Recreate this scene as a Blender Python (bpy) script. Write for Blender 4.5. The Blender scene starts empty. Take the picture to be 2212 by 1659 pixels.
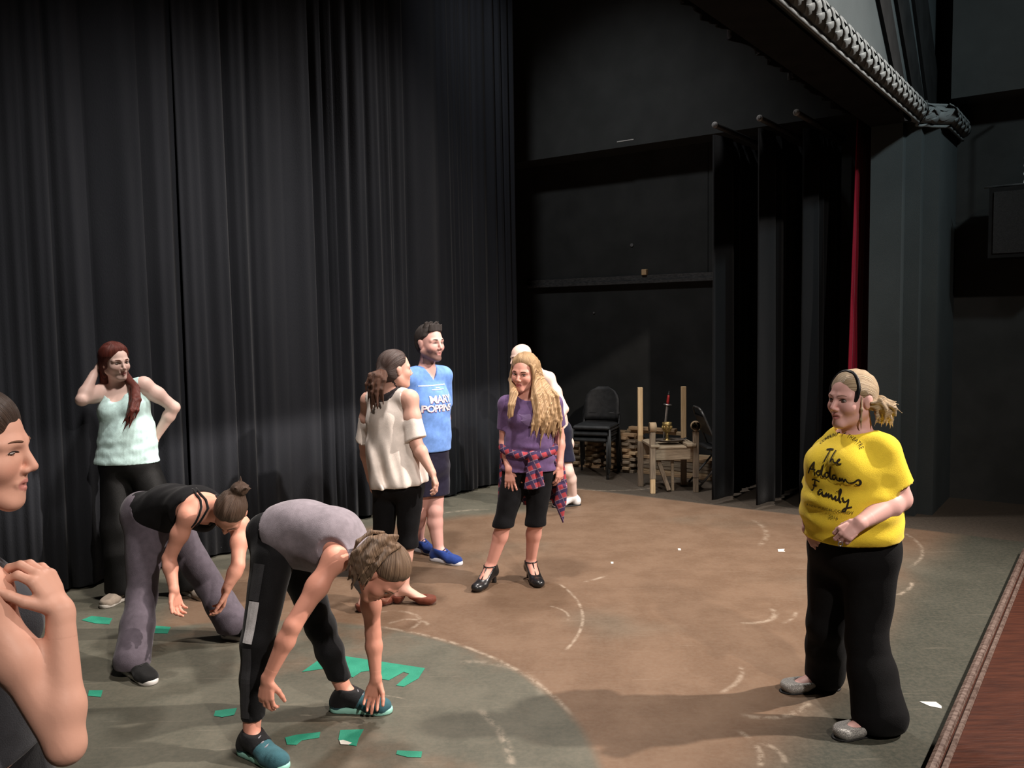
import bpy, bmesh, math, random
import numpy as np
from mathutils import Vector, Matrix

scene = bpy.context.scene
COL = scene.collection
random.seed(4)

# ------------------------------------------------------------------ camera
FPX, IW, IH = 1850.0, 2212.0, 1659.0
CAMZ, PITCH, ROLL = 1.9, math.radians(-4.4), 0.0168
_f = np.array([0, math.cos(PITCH), math.sin(PITCH)])
_r0 = np.array([1.0, 0, 0]); _u0 = np.cross(_r0, _f)
_r = _r0 * math.cos(ROLL) - _u0 * math.sin(ROLL)
_u = _u0 * math.cos(ROLL) + _r0 * math.sin(ROLL)
CAM = np.array([0, 0, CAMZ])
cam_data = bpy.data.cameras.new('camera')
cam_data.sensor_width = 36.0
cam_data.lens = 36.0 * FPX / IW
cam_data.clip_start = 0.02
cam = bpy.data.objects.new('camera', cam_data)
COL.objects.link(cam)
cam.matrix_world = Matrix(((_r[0], _u[0], -_f[0], 0), (_r[1], _u[1], -_f[1], 0), (_r[2], _u[2], -_f[2], CAMZ), (0, 0, 0, 1)))
scene.camera = cam

def W(px, py, Y):
    """measured photo position at world depth Y -> world point"""
    d = _f + _r * ((px - IW / 2) / FPX) + _u * ((IH / 2 - py) / FPX)
    return CAM + d * (Y / d[1])
def Fl(px, py, z=0.0):
    d = _f + _r * ((px - IW / 2) / FPX) + _u * ((IH / 2 - py) / FPX)
    return CAM + d * ((z - CAMZ) / d[2])
# stage axes: u runs along the proscenium, v runs towards the audience
UA = np.array([0.585, 0.811, 0.0]); VA = np.array([0.811, -0.585, 0.0])
def UV(u, v, z=0.0):
    return UA * u + VA * v + np.array([0, 0, z])

# ------------------------------------------------------------------ world, light, exposure
wld = bpy.data.worlds.new('hall_air'); scene.world = wld
wld.use_nodes = True
wld.node_tree.nodes['Background'].inputs[0].default_value = (0.80, 0.9, 1.0, 1)
wld.node_tree.nodes['Background'].inputs[1].default_value = 0.0
scene.view_settings.view_transform = 'Standard'
scene.view_settings.look = 'None'
scene.view_settings.gamma = 1.0
scene.view_settings.use_curve_mapping = False
scene.view_settings.exposure = 0.0

def spot(name, loc, target, watts, size_deg, blend, radius, color):
    l = bpy.data.lights.new(name, 'SPOT')
    l.energy = watts; l.spot_size = math.radians(size_deg); l.spot_blend = blend
    l.shadow_soft_size = radius; l.color = color
    o = bpy.data.objects.new(name, l); COL.objects.link(o)
    o.location = loc
    o.rotation_euler = (Vector(target) - Vector(loc)).to_track_quat('-Z', 'Y').to_euler()
    return o
# front-of-house stage lamps (house right and over the camera) and the rig over the stage
spot('front_of_house_lamp', (7.6, 4.1, 6.6), (0.3, 5.4, 0.6), 5900, 58, 0.9, 0.10, (1.0, 0.89, 0.81))
spot('front_of_house_lamp', (3.5, -2.7, 6.9), (0.2, 5.8, 0.4), 2250, 62, 0.7, 0.12, (1.0, 0.89, 0.81))
spot('stage_rig_lamp', tuple(UV(6.6, -4.3, 6.6)), tuple(UV(4.8, -3.3, 0.3)), 1250, 95, 0.8, 0.25, (1.0, 0.92, 0.86))
spot('stage_rig_lamp', tuple(UV(3.2, -3.0, 6.6)), tuple(UV(3.8, -4.2, 0.6)), 1250, 84, 0.8, 0.25, (1.0, 0.92, 0.86))
spot('stage_rig_lamp', tuple(UV(5.6, -4.6, 6.9)), tuple(UV(9.5, -5.0, 2.0)), 360, 66, 1.0, 0.2, (0.95, 0.97, 1.0))
spot('house_wash', tuple(UV(5.2, 3.2, 6.6)), tuple(UV(6.7, -1.6, 4.3)), 1250, 52, 1.0, 0.2, (0.78, 0.95, 1.0))
spot('house_wash', tuple(UV(4.0, 3.4, 6.4)), tuple(UV(9.2, -0.2, 4.4)), 760, 55, 1.0, 0.2, (0.82, 0.96, 1.0))  # added fill that brightens the upper side-wall band, no known fixture there

# ------------------------------------------------------------------ helpers: objects and tags
def tag(o, label=None, cat=None, group=None, kind=None):
    if label: o['label'] = label
    if cat: o['category'] = cat
    if group: o['group'] = group
    if kind: o['kind'] = kind
    return o
def empty(name, loc, label=None, cat=None, group=None):
    o = bpy.data.objects.new(name, None); COL.objects.link(o)
    o.location = tuple(loc); o.empty_display_size = 0.1
    return tag(o, label, cat, group)
def mesh_np(name, V, F, mats, parent=None, base=None, smooth=True, col=None, strand=None, midx=None):
    """V (n,3) world, F (m,k) index array or list of index arrays; base = root position"""
    V = np.asarray(V, dtype=np.float64)
    if base is not None: V = V - np.asarray(base)
    me = bpy.data.meshes.new(name)
    if isinstance(F, np.ndarray):
        m, k = F.shape
        me.vertices.add(len(V)); me.vertices.foreach_set('co', V.astype(np.float32).ravel())
        me.loops.add(m * k); me.loops.foreach_set('vertex_index', F.astype(np.int32).ravel())
        me.polygons.add(m)
        me.polygons.foreach_set('loop_start', np.arange(0, m * k, k, dtype=np.int32))
        me.update(calc_edges=True)
    else:
        me.from_pydata([tuple(v) for v in V], [], F); me.update()
    if smooth: me.polygons.foreach_set('use_smooth', np.ones(len(me.polygons), dtype=bool))
    for mt in (mats if isinstance(mats, (list, tuple)) else [mats]): me.materials.append(mt)
    if midx is not None: me.polygons.foreach_set('material_index', np.asarray(midx, dtype=np.int32))
    if col is not None:
        a = me.attributes.new('Col', 'FLOAT_COLOR', 'POINT')
        c4 = np.ones((len(V), 4), np.float32); c4[:, :3] = col
        a.data.foreach_set('color', c4.ravel())
    if strand is not None:
        a = me.attributes.new('strand', 'FLOAT', 'POINT')
        a.data.foreach_set('value', strand.astype(np.float32))
    o = bpy.data.objects.new(name, me); COL.objects.link(o)
    if parent is not None: o.parent = parent
    return o
class MB:
    """collects simple solids and links them as one mesh object"""
    def __init__(s): s.V = []; s.F = []; s.M = []
    def add(s, V, F, m=0):
        n = len(s.V); s.V += [tuple(v) for v in V]
        s.F += [tuple(i + n for i in f) for f in F]; s.M += [m] * len(F); return s
    def box(s, c, size, R=None, m=0, bev=0.0):
        hx, hy, hz = [x / 2 for x in size]; R = np.eye(3) if R is None else np.asarray(R)
        if bev <= 0:
            P = [np.array([x, y, z]) for x in (-hx, hx) for y in (-hy, hy) for z in (-hz, hz)]
            F = [(0, 1, 3, 2), (4, 6, 7, 5), (0, 4, 5, 1), (2, 3, 7, 6), (0, 2, 6, 4), (1, 5, 7, 3)]
        else:
            b = bev; P = []
            ring = [(-hx + b, -hy), (hx - b, -hy), (hx, -hy + b), (hx, hy - b), (hx - b, hy), (-hx + b, hy), (-hx, hy - b), (-hx, -hy + b)]
            ins = [(-hx + 2*b, -hy + b), (hx - 2*b, -hy + b), (hx - b, -hy + 2*b), (hx - b, hy - 2*b), (hx - 2*b, hy - b), (-hx + 2*b, hy - b), (-hx + b, hy - 2*b), (-hx + b, -hy + 2*b)]
            for z, rr in ((-hz, ins), (-hz + b, ring), (hz - b, ring), (hz, ins)): P += [np.array([x, y, z]) for x, y in rr]
            F = [tuple(range(7, -1, -1)), tuple(range(24, 32))]
            for l in range(3):
                for i in range(8):
                    j = (i + 1) % 8; F.append((l*8+i, l*8+j, (l+1)*8+j, (l+1)*8+i))
        c = np.asarray(c, float)
        return s.add([c + R @ p for p in P], F, m)
    def tube(s, pts, rad, n=8, m=0, closed=False):
        pts = [np.asarray(p, float) for p in pts]; N = len(pts)
        rad = [rad] * N if np.isscalar(rad) else rad
        V = []; up = None
        for i in range(N):
            t = pts[min(i + 1, N - 1)] - pts[max(i - 1, 0)]
            if closed: t = pts[(i + 1) % N] - pts[i - 1]
            t = t / (np.linalg.norm(t) + 1e-9)
            if up is None:
                up = np.array([0, 0, 1.0]) if abs(t[2]) < 0.9 else np.array([1.0, 0, 0])
            a = np.cross(t, up); a /= np.linalg.norm(a) + 1e-9; b = np.cross(a, t); up = b
            for k in range(n):
                th = 2 * math.pi * k / n
                V.append(pts[i] + rad[i] * (a * math.cos(th) + b * math.sin(th)))
        F = []
        for i in range(N if closed else N - 1):
            i2 = (i + 1) % N
            for k in range(n):
                k2 = (k + 1) % n; F.append((i*n+k, i*n+k2, i2*n+k2, i2*n+k))
        if not closed: F += [tuple(range(n - 1, -1, -1)), tuple((N-1)*n + k for k in range(n))]
        return s.add(V, F, m)
    def lathe(s, c, prof, n=20, m=0, axis=None):
        c = np.asarray(c, float); V = []; R = np.eye(3) if axis is None else np.asarray(axis)
        for r, z in prof:
            for k in range(n):
                th = 2 * math.pi * k / n; V.append(c + R @ np.array([r * math.cos(th), r * math.sin(th), z]))
        F = []
        for i in range(len(prof) - 1):
            for k in range(n):
                k2 = (k + 1) % n; F.append((i*n+k, i*n+k2, (i+1)*n+k2, (i+1)*n+k))
        F += [tuple(range(n - 1, -1, -1)), tuple((len(prof)-1)*n + k for k in range(n))]
        return s.add(V, F, m)
    def prism(s, poly, z0, z1, m=0):
        n = len(poly); V = [(p[0], p[1], z0) for p in poly] + [(p[0], p[1], z1) for p in poly]
        F = [tuple(range(n - 1, -1, -1)), tuple(range(n, 2 * n))]
        F += [(i, (i + 1) % n, n + (i + 1) % n, n + i) for i in range(n)]
        return s.add(V, F, m)
    def build(s, name, mats, parent=None, base=None, smooth=False):
        o = mesh_np(name, np.array(s.V), s.F, mats, parent, base, smooth, midx=s.M)
        bm = bmesh.new(); bm.from_mesh(o.data); bmesh.ops.recalc_face_normals(bm, faces=bm.faces); bm.to_mesh(o.data); bm.free()
        return o
def rotz(a): return np.array([[math.cos(a), -math.sin(a), 0], [math.sin(a), math.cos(a), 0], [0, 0, 1.0]])
RUV = np.array([UA, VA, [0, 0, 1]]).T        # columns u, v, z

# ------------------------------------------------------------------ materials
def nodes(name):
    m = bpy.data.materials.new(name); m.use_nodes = True
    nt = m.node_tree; b = nt.nodes['Principled BSDF']; return m, nt, b
def N(nt, t, **kw):
    n = nt.nodes.new(t)
    for k, v in kw.items(): setattr(n, k, v)
    return n
def noise_mat(name, c1, c2, scale=8, rough=0.8, bump=0.0, bscale=60, stretch=(1, 1, 1), spec=0.3, metal=0.0, sheen=0.0, detail=4):
    m, nt, b = nodes(name); L = nt.links.new
    tc = N(nt, 'ShaderNodeTexCoord'); mp = N(nt, 'ShaderNodeMapping'); mp.inputs['Scale'].default_value = stretch
    L(tc.outputs['Object'], mp.inputs['Vector'])
    n1 = N(nt, 'ShaderNodeTexNoise'); n1.inputs['Scale'].default_value = scale; n1.inputs['Detail'].default_value = detail
    L(mp.outputs[0], n1.inputs['Vector'])
    r = N(nt, 'ShaderNodeValToRGB')
    r.color_ramp.elements[0].position = 0.33; r.color_ramp.elements[1].position = 0.67
    r.color_ramp.elements[0].color = (*c1, 1); r.color_ramp.elements[1].color = (*c2, 1)
    L(n1.outputs['Fac'], r.inputs[0]); L(r.outputs[0], b.inputs['Base Color'])
    b.inputs['Roughness'].default_value = rough; b.inputs['Specular IOR Level'].default_value = spec; b.inputs['Metallic'].default_value = metal
    if sheen: b.inputs['Sheen Weight'].default_value = sheen; b.inputs['Sheen Roughness'].default_value = 0.4
    if bump:
        n2 = N(nt, 'ShaderNodeTexNoise'); n2.inputs['Scale'].default_value = bscale; n2.inputs['Detail'].default_value = 3
        L(mp.outputs[0], n2.inputs['Vector'])
        bp = N(nt, 'ShaderNodeBump'); bp.inputs['Strength'].default_value = bump; bp.inputs['Distance'].default_value = 0.01
        L(n2.outputs['Fac'], bp.inputs['Height']); L(bp.outputs[0], b.inputs['Normal'])
    return m
def fabric(name, c, var=0.12, rough=0.9, sheen=0.15, bump=0.25, bscale=350, scale=30):
    c = np.array(c); return noise_mat(name, tuple(c * (1 - var)), tuple(np.minimum(c * (1 + var), 1)), scale, rough, bump, bscale, spec=0.15, sheen=sheen)
def wood(name, c1, c2, axis=0, scale=6):
    st = [14, 14, 14]; st[axis] = 1.2
    return noise_mat(name, c1, c2, scale, 0.75, 0.3, 12, tuple(st), 0.25)
def vcol_mat(name, rough=0.5, spec=0.35, bump=0.05, bscale=250, mottle=0.08, sss=0.0):
    m, nt, b = nodes(name); L = nt.links.new
    at = N(nt, 'ShaderNodeAttribute', attribute_name='Col')
    tc = N(nt, 'ShaderNodeTexCoord'); n1 = N(nt, 'ShaderNodeTexNoise'); n1.inputs['Scale'].default_value = 22; n1.inputs['Detail'].default_value = 4
    L(tc.outputs['Object'], n1.inputs['Vector'])
    mr = N(nt, 'ShaderNodeMapRange'); mr.inputs['To Min'].default_value = 1 - mottle; mr.inputs['To Max'].default_value = 1 + mottle
    L(n1.outputs['Fac'], mr.inputs['Value'])
    mx = N(nt, 'ShaderNodeVectorMath', operation='MULTIPLY'); L(at.outputs['Color'], mx.inputs[0]); L(mr.outputs[0], mx.inputs[1])
    L(mx.outputs[0], b.inputs['Base Color'])
    b.inputs['Roughness'].default_value = rough; b.inputs['Specular IOR Level'].default_value = spec
    if sss:
        b.inputs['Subsurface Weight'].default_value = sss; b.inputs['Subsurface Radius'].default_value = (0.012, 0.005, 0.003); b.inputs['Subsurface Scale'].default_value = 1.0
    n2 = N(nt, 'ShaderNodeTexNoise'); n2.inputs['Scale'].default_value = bscale; L(tc.outputs['Object'], n2.inputs['Vector'])
    bp = N(nt, 'ShaderNodeBump'); bp.inputs['Strength'].default_value = bump; bp.inputs['Distance'].default_value = 0.004
    L(n2.outputs['Fac'], bp.inputs['Height']); L(bp.outputs[0], b.inputs['Normal'])
    return m
def hair_mat(name, c1, c2, freq=1.0, rough=0.42):
    m, nt, b = nodes(name); L = nt.links.new
    at = N(nt, 'ShaderNodeAttribute', attribute_name='strand')
    n1 = N(nt, 'ShaderNodeTexNoise', noise_dimensions='1D'); n1.inputs['Scale'].default_value = freq; n1.inputs['Detail'].default_value = 6; n1.inputs['Roughness'].default_value = 0.7
    L(at.outputs['Fac'], n1.inputs['W'])
    r = N(nt, 'ShaderNodeValToRGB'); r.color_ramp.elements[0].position = 0.36; r.color_ramp.elements[1].position = 0.64
    r.color_ramp.elements[0].color = (*c1, 1); r.color_ramp.elements[1].color = (*c2, 1)
    L(n1.outputs['Fac'], r.inputs[0]); L(r.outputs[0], b.inputs['Base Color'])
    b.inputs['Roughness'].default_value = rough; b.inputs['Specular IOR Level'].default_value = 0.35
    bp = N(nt, 'ShaderNodeBump'); bp.inputs['Strength'].default_value = 0.8; bp.inputs['Distance'].default_value = 0.006
    L(n1.outputs['Fac'], bp.inputs['Height']); L(bp.outputs[0], b.inputs['Normal'])
    return m
def plain(name, c, rough=0.6, spec=0.3, metal=0.0):
    m, nt, b = nodes(name); b.inputs['Base Color'].default_value = (*c, 1); b.inputs['Roughness'].default_value = rough
    b.inputs['Specular IOR Level'].default_value = spec; b.inputs['Metallic'].default_value = metal; return m
# ------------------------------------------------------------------ floor
def circ3(a, b, c):
    ax, ay = a[:2]; bx, by = b[:2]; cx, cy = c[:2]
    d = 2 * (ax * (by - cy) + bx * (cy - ay) + cx * (ay - by))
    ux = ((ax*ax+ay*ay)*(by-cy) + (bx*bx+by*by)*(cy-ay) + (cx*cx+cy*cy)*(ay-by)) / d
    uy = ((ax*ax+ay*ay)*(cx-bx) + (bx*bx+by*by)*(ax-cx) + (cx*cx+cy*cy)*(bx-ax)) / d
    return ux, uy, math.hypot(ax - ux, ay - uy)
def floor_material():
    m, nt, b = nodes('painted_stage_floor'); L = nt.links.new
    tc = N(nt, 'ShaderNodeTexCoord'); P = tc.outputs['Object']
    def math_(op, a, bb=None, c=None):
        n = N(nt, 'ShaderNodeMath', operation=op)
        for i, v in enumerate((a, bb, c)):
            if v is None: continue
            if isinstance(v, (int, float)): n.inputs[i].default_value = v
            else: L(v, n.inputs[i])
        return n.outputs[0]
    def noise(scale, detail=4, rough=0.5, vec=P):
        n = N(nt, 'ShaderNodeTexNoise'); n.inputs['Scale'].default_value = scale; n.inputs['Detail'].default_value = detail; n.inputs['Roughness'].default_value = rough
        L(vec, n.inputs['Vector']); return n.outputs['Fac']
    def ss(v, lo, hi):
        n = N(nt, 'ShaderNodeMapRange', interpolation_type='SMOOTHSTEP')
        L(v, n.inputs['Value']); n.inputs['From Min'].default_value = lo; n.inputs['From Max'].default_value = hi; return n.outputs[0]
    def mix(f, c1, c2):
        n = N(nt, 'ShaderNodeMix', data_type='RGBA')
        if isinstance(f, float): n.inputs['Factor'].default_value = f
        else: L(f, n.inputs['Factor'])
        for i, c in ((6, c1), (7, c2)):
            if isinstance(c, tuple): n.inputs[i].default_value = (*c, 1)
            else: L(c, n.inputs[i])
        return n.outputs[2]
    def dist(cx, cy):
        n = N(nt, 'ShaderNodeVectorMath', operation='DISTANCE'); L(P, n.inputs[0]); n.inputs[1].default_value = (cx, cy, 0); return n.outputs['Value']
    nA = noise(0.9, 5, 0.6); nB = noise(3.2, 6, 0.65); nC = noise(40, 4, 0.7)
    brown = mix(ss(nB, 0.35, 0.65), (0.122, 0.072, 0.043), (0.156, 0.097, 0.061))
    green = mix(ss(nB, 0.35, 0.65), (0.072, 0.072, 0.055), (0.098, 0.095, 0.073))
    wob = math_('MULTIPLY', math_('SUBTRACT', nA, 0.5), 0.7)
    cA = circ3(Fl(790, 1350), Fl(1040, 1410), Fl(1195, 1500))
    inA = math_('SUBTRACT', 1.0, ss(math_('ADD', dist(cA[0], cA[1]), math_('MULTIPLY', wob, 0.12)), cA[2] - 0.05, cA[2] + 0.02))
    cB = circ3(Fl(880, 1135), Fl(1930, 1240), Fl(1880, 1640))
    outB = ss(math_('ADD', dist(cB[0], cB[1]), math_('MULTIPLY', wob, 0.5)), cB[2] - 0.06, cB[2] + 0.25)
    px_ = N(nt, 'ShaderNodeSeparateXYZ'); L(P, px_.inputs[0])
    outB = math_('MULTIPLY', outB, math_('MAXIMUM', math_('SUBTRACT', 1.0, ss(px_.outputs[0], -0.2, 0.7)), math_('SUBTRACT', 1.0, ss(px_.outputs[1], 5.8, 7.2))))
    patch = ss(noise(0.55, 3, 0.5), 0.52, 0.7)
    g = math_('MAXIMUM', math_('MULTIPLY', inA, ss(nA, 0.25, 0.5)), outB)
    sv = N(nt, 'ShaderNodeVectorMath', operation='DOT_PRODUCT'); L(P, sv.inputs[0]); sv.inputs[1].default_value = tuple(VA)
    gr_ = ss(math_('ADD', sv.outputs['Value'], math_('MULTIPLY', wob, 0.35)), -1.40, -0.95)
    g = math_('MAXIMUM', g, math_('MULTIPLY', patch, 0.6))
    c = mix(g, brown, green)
    c = mix(gr_, c, mix(ss(nB, 0.35, 0.65), (0.034, 0.038, 0.029), (0.046, 0.049, 0.038)))
    # dark bare boards in the wings
    sep = N(nt, 'ShaderNodeVectorMath', operation='DOT_PRODUCT'); L(P, sep.inputs[0]); sep.inputs[1].default_value = tuple(UA)
    c = mix(ss(sep.outputs['Value'], 8.0, 8.06), c, (0.058, 0.047, 0.037))
    # fine speckle
    sp = math_('MULTIPLY', ss(nC, 0.3, 0.7), 0.16)
    c = mix(sp, c, (0.22, 0.18, 0.135))
    # scuffs: arcs left by turning shoes
    arcs = [((790,1350),(1040,1410),(1197,1505),.03,.5), ((1232,1280),(1258,1325),(1218,1408),.022,.55),
            ((1200,1312),(1222,1322),(1226,1340),.02,.4), ((845,1345),(890,1338),(925,1350),.03,.4), ((880,1126),(960,1108),(1055,1100),.06,.35),
            ((1600,1440),(1595,1470),(1560,1495),.03,.4), ((1668,1315),(1664,1338),(1635,1345),.04,.45), ((1925,1290),(1955,1278),(1970,1258),.03,.6),
            ((1950,1150),(1990,1182),(1965,1225),.03,.4), ((1635,1128),(1655,1150),(1640,1178),.05,.3), ((1050,1545),(1085,1590),(1105,1659),.04,.4),
            ((1612,1590),(1636,1615),(1642,1655),.03,.5), ((1655,1608),(1690,1630),(1685,1659),.03,.35), ((1268,1256),(1290,1250),(1312,1242),.03,.5),
            ((1645,1550),(1700,1546),(1745,1515),.04,.5), ((1840,1430),(1860,1460),(1850,1500),.04,.4), ((820,1322),(900,1330),(905,1345),.03,.4),
            ((720,1505),(800,1500),(830,1502),.015,.3), ((1720,1322),(1712,1335),(1695,1345),.03,.35),
            ((1400,1010),(1430,1050),(1370,1058),.06,.3), ((1030,1430),(1110,1445),(1170,1500),.05,.25)]
    brk = ss(noise(14, 5, 0.7), 0.38, 0.62)
    tot = None
    for a, bb, cc, w, st in arcs:
        A, B, Cc = Fl(*a), Fl(*bb), Fl(*cc)
        x, y, r = circ3(A, B, Cc)
        d = math_('ABSOLUTE', math_('SUBTRACT', dist(x, y), r))
        ring = math_('SUBTRACT', 1.0, ss(d, 0.0, w * 0.8))
        mid = (B + 0) ; half = max(np.linalg.norm(A - B), np.linalg.norm(Cc - B))
        gate = math_('SUBTRACT', 1.0, ss(dist(mid[0], mid[1]), half * 0.85, half * 1.1))
        v = math_('MULTIPLY', math_('MULTIPLY', ring, gate), st * 1.1)
        tot = v if tot is None else math_('MAXIMUM', tot, v)
    # faint straight scratches
    mp = N(nt, 'ShaderNodeMapping'); mp.inputs['Rotation'].default_value = (0, 0, 0.6); mp.inputs['Scale'].default_value = (1.2, 34, 1); L(P, mp.inputs['Vector'])
    scr = math_('MULTIPLY', ss(noise(1.3, 3, 0.6, mp.outputs[0]), 0.62, 0.75), 0.14)
    mp2 = N(nt, 'ShaderNodeMapping'); mp2.inputs['Rotation'].default_value = (0, 0, -0.35); mp2.inputs['Scale'].default_value = (1.0, 40, 1); L(P, mp2.inputs['Vector'])
    scr2 = math_('MULTIPLY', ss(noise(1.7, 3, 0.6, mp2.outputs[0]), 0.64, 0.76), 0.12)
    c = mix(math_('MAXIMUM', math_('MAXIMUM', math_('MULTIPLY', tot, brk), scr), scr2), c, (0.42, 0.35, 0.27))
    L(c, b.inputs['Base Color'])
    b.inputs['Roughness'].default_value = 0.62; b.inputs['Specular IOR Level'].default_value = 0.25
    bp = N(nt, 'ShaderNodeBump'); bp.inputs['Strength'].default_value = 0.15; bp.inputs['Distance'].default_value = 0.01
    L(nC, bp.inputs['Height']); L(bp.outputs[0], b.inputs['Normal'])
    return m
M = {}
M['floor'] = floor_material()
M['wall'] = noise_mat('matte_black_wall_paint', (0.027, 0.028, 0.027), (0.036, 0.037, 0.036), 3, 0.9, 0.1, 90, spec=0.1)
M['wall_up'] = noise_mat('charcoal_wall_paint', (0.037, 0.039, 0.038), (0.046, 0.048, 0.047), 3, 0.9, 0.1, 90, spec=0.1)
M['black'] = noise_mat('black_paint', (0.006, 0.006, 0.006), (0.010, 0.010, 0.010), 5, 0.85, 0.1, 60, spec=0.1)
M['grey'] = noise_mat('slate_grey_plaster', (0.028, 0.034, 0.0352), (0.0335, 0.0402, 0.0415), 2.5, 0.85, 0.12, 120, spec=0.15)
M['mould'] = noise_mat('grey_moulding_paint', (0.085, 0.092, 0.092), (0.115, 0.124, 0.124), 6, 0.7, 0.2, 60, spec=0.25)
M['curtain'] = noise_mat('black_velour', (0.0165, 0.0182, 0.0222), (0.0245, 0.0265, 0.0318), 2.2, 0.95, 0.25, 220, (1, 1, 0.25), 0.1, sheen=0.05)
M['leg'] = noise_mat('black_serge', (0.0045, 0.005, 0.0056), (0.0068, 0.0073, 0.008), 3, 0.95, 0.2, 200, (1, 1, 0.25), 0.1, sheen=0.04)
M['red'] = noise_mat('crimson_velour', (0.13, 0.003, 0.011), (0.18, 0.005, 0.016), 3, 0.9, 0.25, 200, (1, 1, 0.25), 0.1, sheen=0.15)
M['metal'] = noise_mat('dull_black_steel', (0.02, 0.02, 0.02), (0.035, 0.035, 0.035), 9, 0.5, 0, spec=0.4)
M['steel'] = noise_mat('brushed_steel', (0.30, 0.30, 0.30), (0.42, 0.42, 0.42), 30, 0.35, 0, metal=0.9)
M['wornwood'] = noise_mat('worn_red_brown_wood', (0.034, 0.0085, 0.004), (0.066, 0.018, 0.008), 4, 0.5, 0.3, 14, (1.2, 9, 9), 0.35)
M['nosing'] = noise_mat('chipped_brown_nosing', (0.055, 0.03, 0.022), (0.16, 0.115, 0.095), 7, 0.6, 0.4, 25, (2, 8, 8), 0.3)

def st(o): o['kind'] = 'structure'; return o
uvbox = lambda mb, u0, u1, v0, v1, z0, z1, m=0: mb.box(UV((u0+u1)/2, (v0+v1)/2, (z0+z1)/2), (u1-u0, v1-v0, z1-z0), RUV, m)
EDGE_V = -0.615
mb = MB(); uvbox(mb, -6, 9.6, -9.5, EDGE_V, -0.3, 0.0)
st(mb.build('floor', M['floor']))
mb = MB(); uvbox(mb, -6, 9.9, EDGE_V, 7, -1.2, -1.05)
st(mb.build('floor', M['black'])).name = 'floor_house'
# wooden apron edge in front of the stage floor
mb = MB(); uvbox(mb, -6, 7.62, EDGE_V + 0.002, EDGE_V + 1.3, -1.04, 0.03)
ap = st(mb.build('trim_1', M['wornwood'])); tag(ap, 'worn red-brown wooden apron board along the stage edge')
mb = MB(); mb.tube([UV(u, EDGE_V + 0.012, 0.032) for u in (-6, -2, 2, 5, 7.62)], 0.022, 8)
mb.tube([UV(u, EDGE_V + 0.055, 0.033) for u in (-6, -2, 2, 5, 7.62)], 0.013, 6)
mb.build('nosing', M['nosing'], ap)
# side wall with its overhanging upper band, ledge and board joints
WU = 9.6
mb = MB(); uvbox(mb, WU, WU + 0.25, -9.5, 7, -1.2, 8.0); wall = st(mb.build('wall_side', M['wall']))
mb = MB(); uvbox(mb, WU - 0.42, WU, -9.5, -2.3, 3.9, 8.0); mb.build('upper_band', M['wall_up'], wall)
mb = MB(); uvbox(mb, WU - 0.42, WU, -1.44, 7, 3.9, 8.0); mb.build('upper_band', M['wall_up'], wall)
mb = MB(); uvbox(mb, WU - 0.07, WU, -6.6, -3.2, 2.30, 2.335); uvbox(mb, WU - 0.035, WU, -6.6, -3.2, 2.335, 2.40)
st(mb.build('trim_2', noise_mat('scuffed_black_ledge', (0.03, 0.03, 0.03), (0.075, 0.072, 0.068), 12, 0.6, 0.2, 40, (2, 2, 8))))
mb = MB(); uvbox(mb, WU - 0.012, WU, -5.0, -4.05, 2.40, 3.9); mb.build('wall_panel', M['wall'], wall)
mb = MB(); uvbox(mb, WU - 0.012, WU, -4.03, -3.0, 2.40, 3.9); mb.build('wall_panel', M['wall'], wall)
for vv, zz, s_ in ((-5.05, 2.78, 0.05), (-4.95, 2.79, 0.02), (-3.62, 2.62, 0.03), (-3.55, 2.7, 0.02), (-5.6, 1.95, 0.03)):
    mb = MB(); mb.lathe(UV(WU - 0.008, vv, zz), [(s_*0.4, -0.004), (s_*0.45, 0.004)], 7, axis=np.array([VA, [0, 0, 1], -UA]).T)
    mb.build('paint_chip', plain('pale_chip', (0.12, 0.12, 0.12)), wall)
mb = MB(); uvbox(mb, WU - 0.424, WU - 0.419, -5.02, -4.80, 3.965, 3.975)
mb.build('paint_chip', plain('white_scrape', (0.5, 0.48, 0.45)), wall)
# rear wall, ceiling, house walls
mb = MB(); uvbox(mb, -6, WU, -9.7, -9.5, 0, 8); st(mb.build('wall_back', M['black']))
mb = MB(); uvbox(mb, -6.2, -6, -9.7, 7, -1.2, 8); st(mb.build('wall_left', M['black']))
mb = MB(); uvbox(mb, -6.2, WU + 0.25, 7, 7.2, -1.2, 8); st(mb.build('wall_house', M['black']))
mb = MB(); uvbox(mb, -6.2, WU + 0.25, -9.7, 7.2, 8, 8.2); st(mb.build('ceiling', M['black']))
# proscenium: stepped pier and lintel
def uvprism(mb, poly, z0, z1, m=0): return mb.prism([UV(*p)[:2] for p in poly], z0, z1, m)
mb = MB()
uvprism(mb, [(8.40, -1.97), (8.40, -1.70), (8.53, -1.70), (8.53, -1.57), (8.66, -1.57), (8.66, -1.44), (WU, -1.44), (WU, -1.97)], 0, 3.6)
st(mb.build('wall_proscenium', M['grey']))
LZ = 3.60
mb = MB(); uvbox(mb, -6, WU, -1.96, -1.62, LZ, 8.0); lint = st(mb.build('wall_lintel', M['grey']))
mb = MB(); uvbox(mb, -6, 8.38, -1.97, -1.64, LZ - 0.02, LZ); mb.build('soffit', M['black'], lint)
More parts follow.
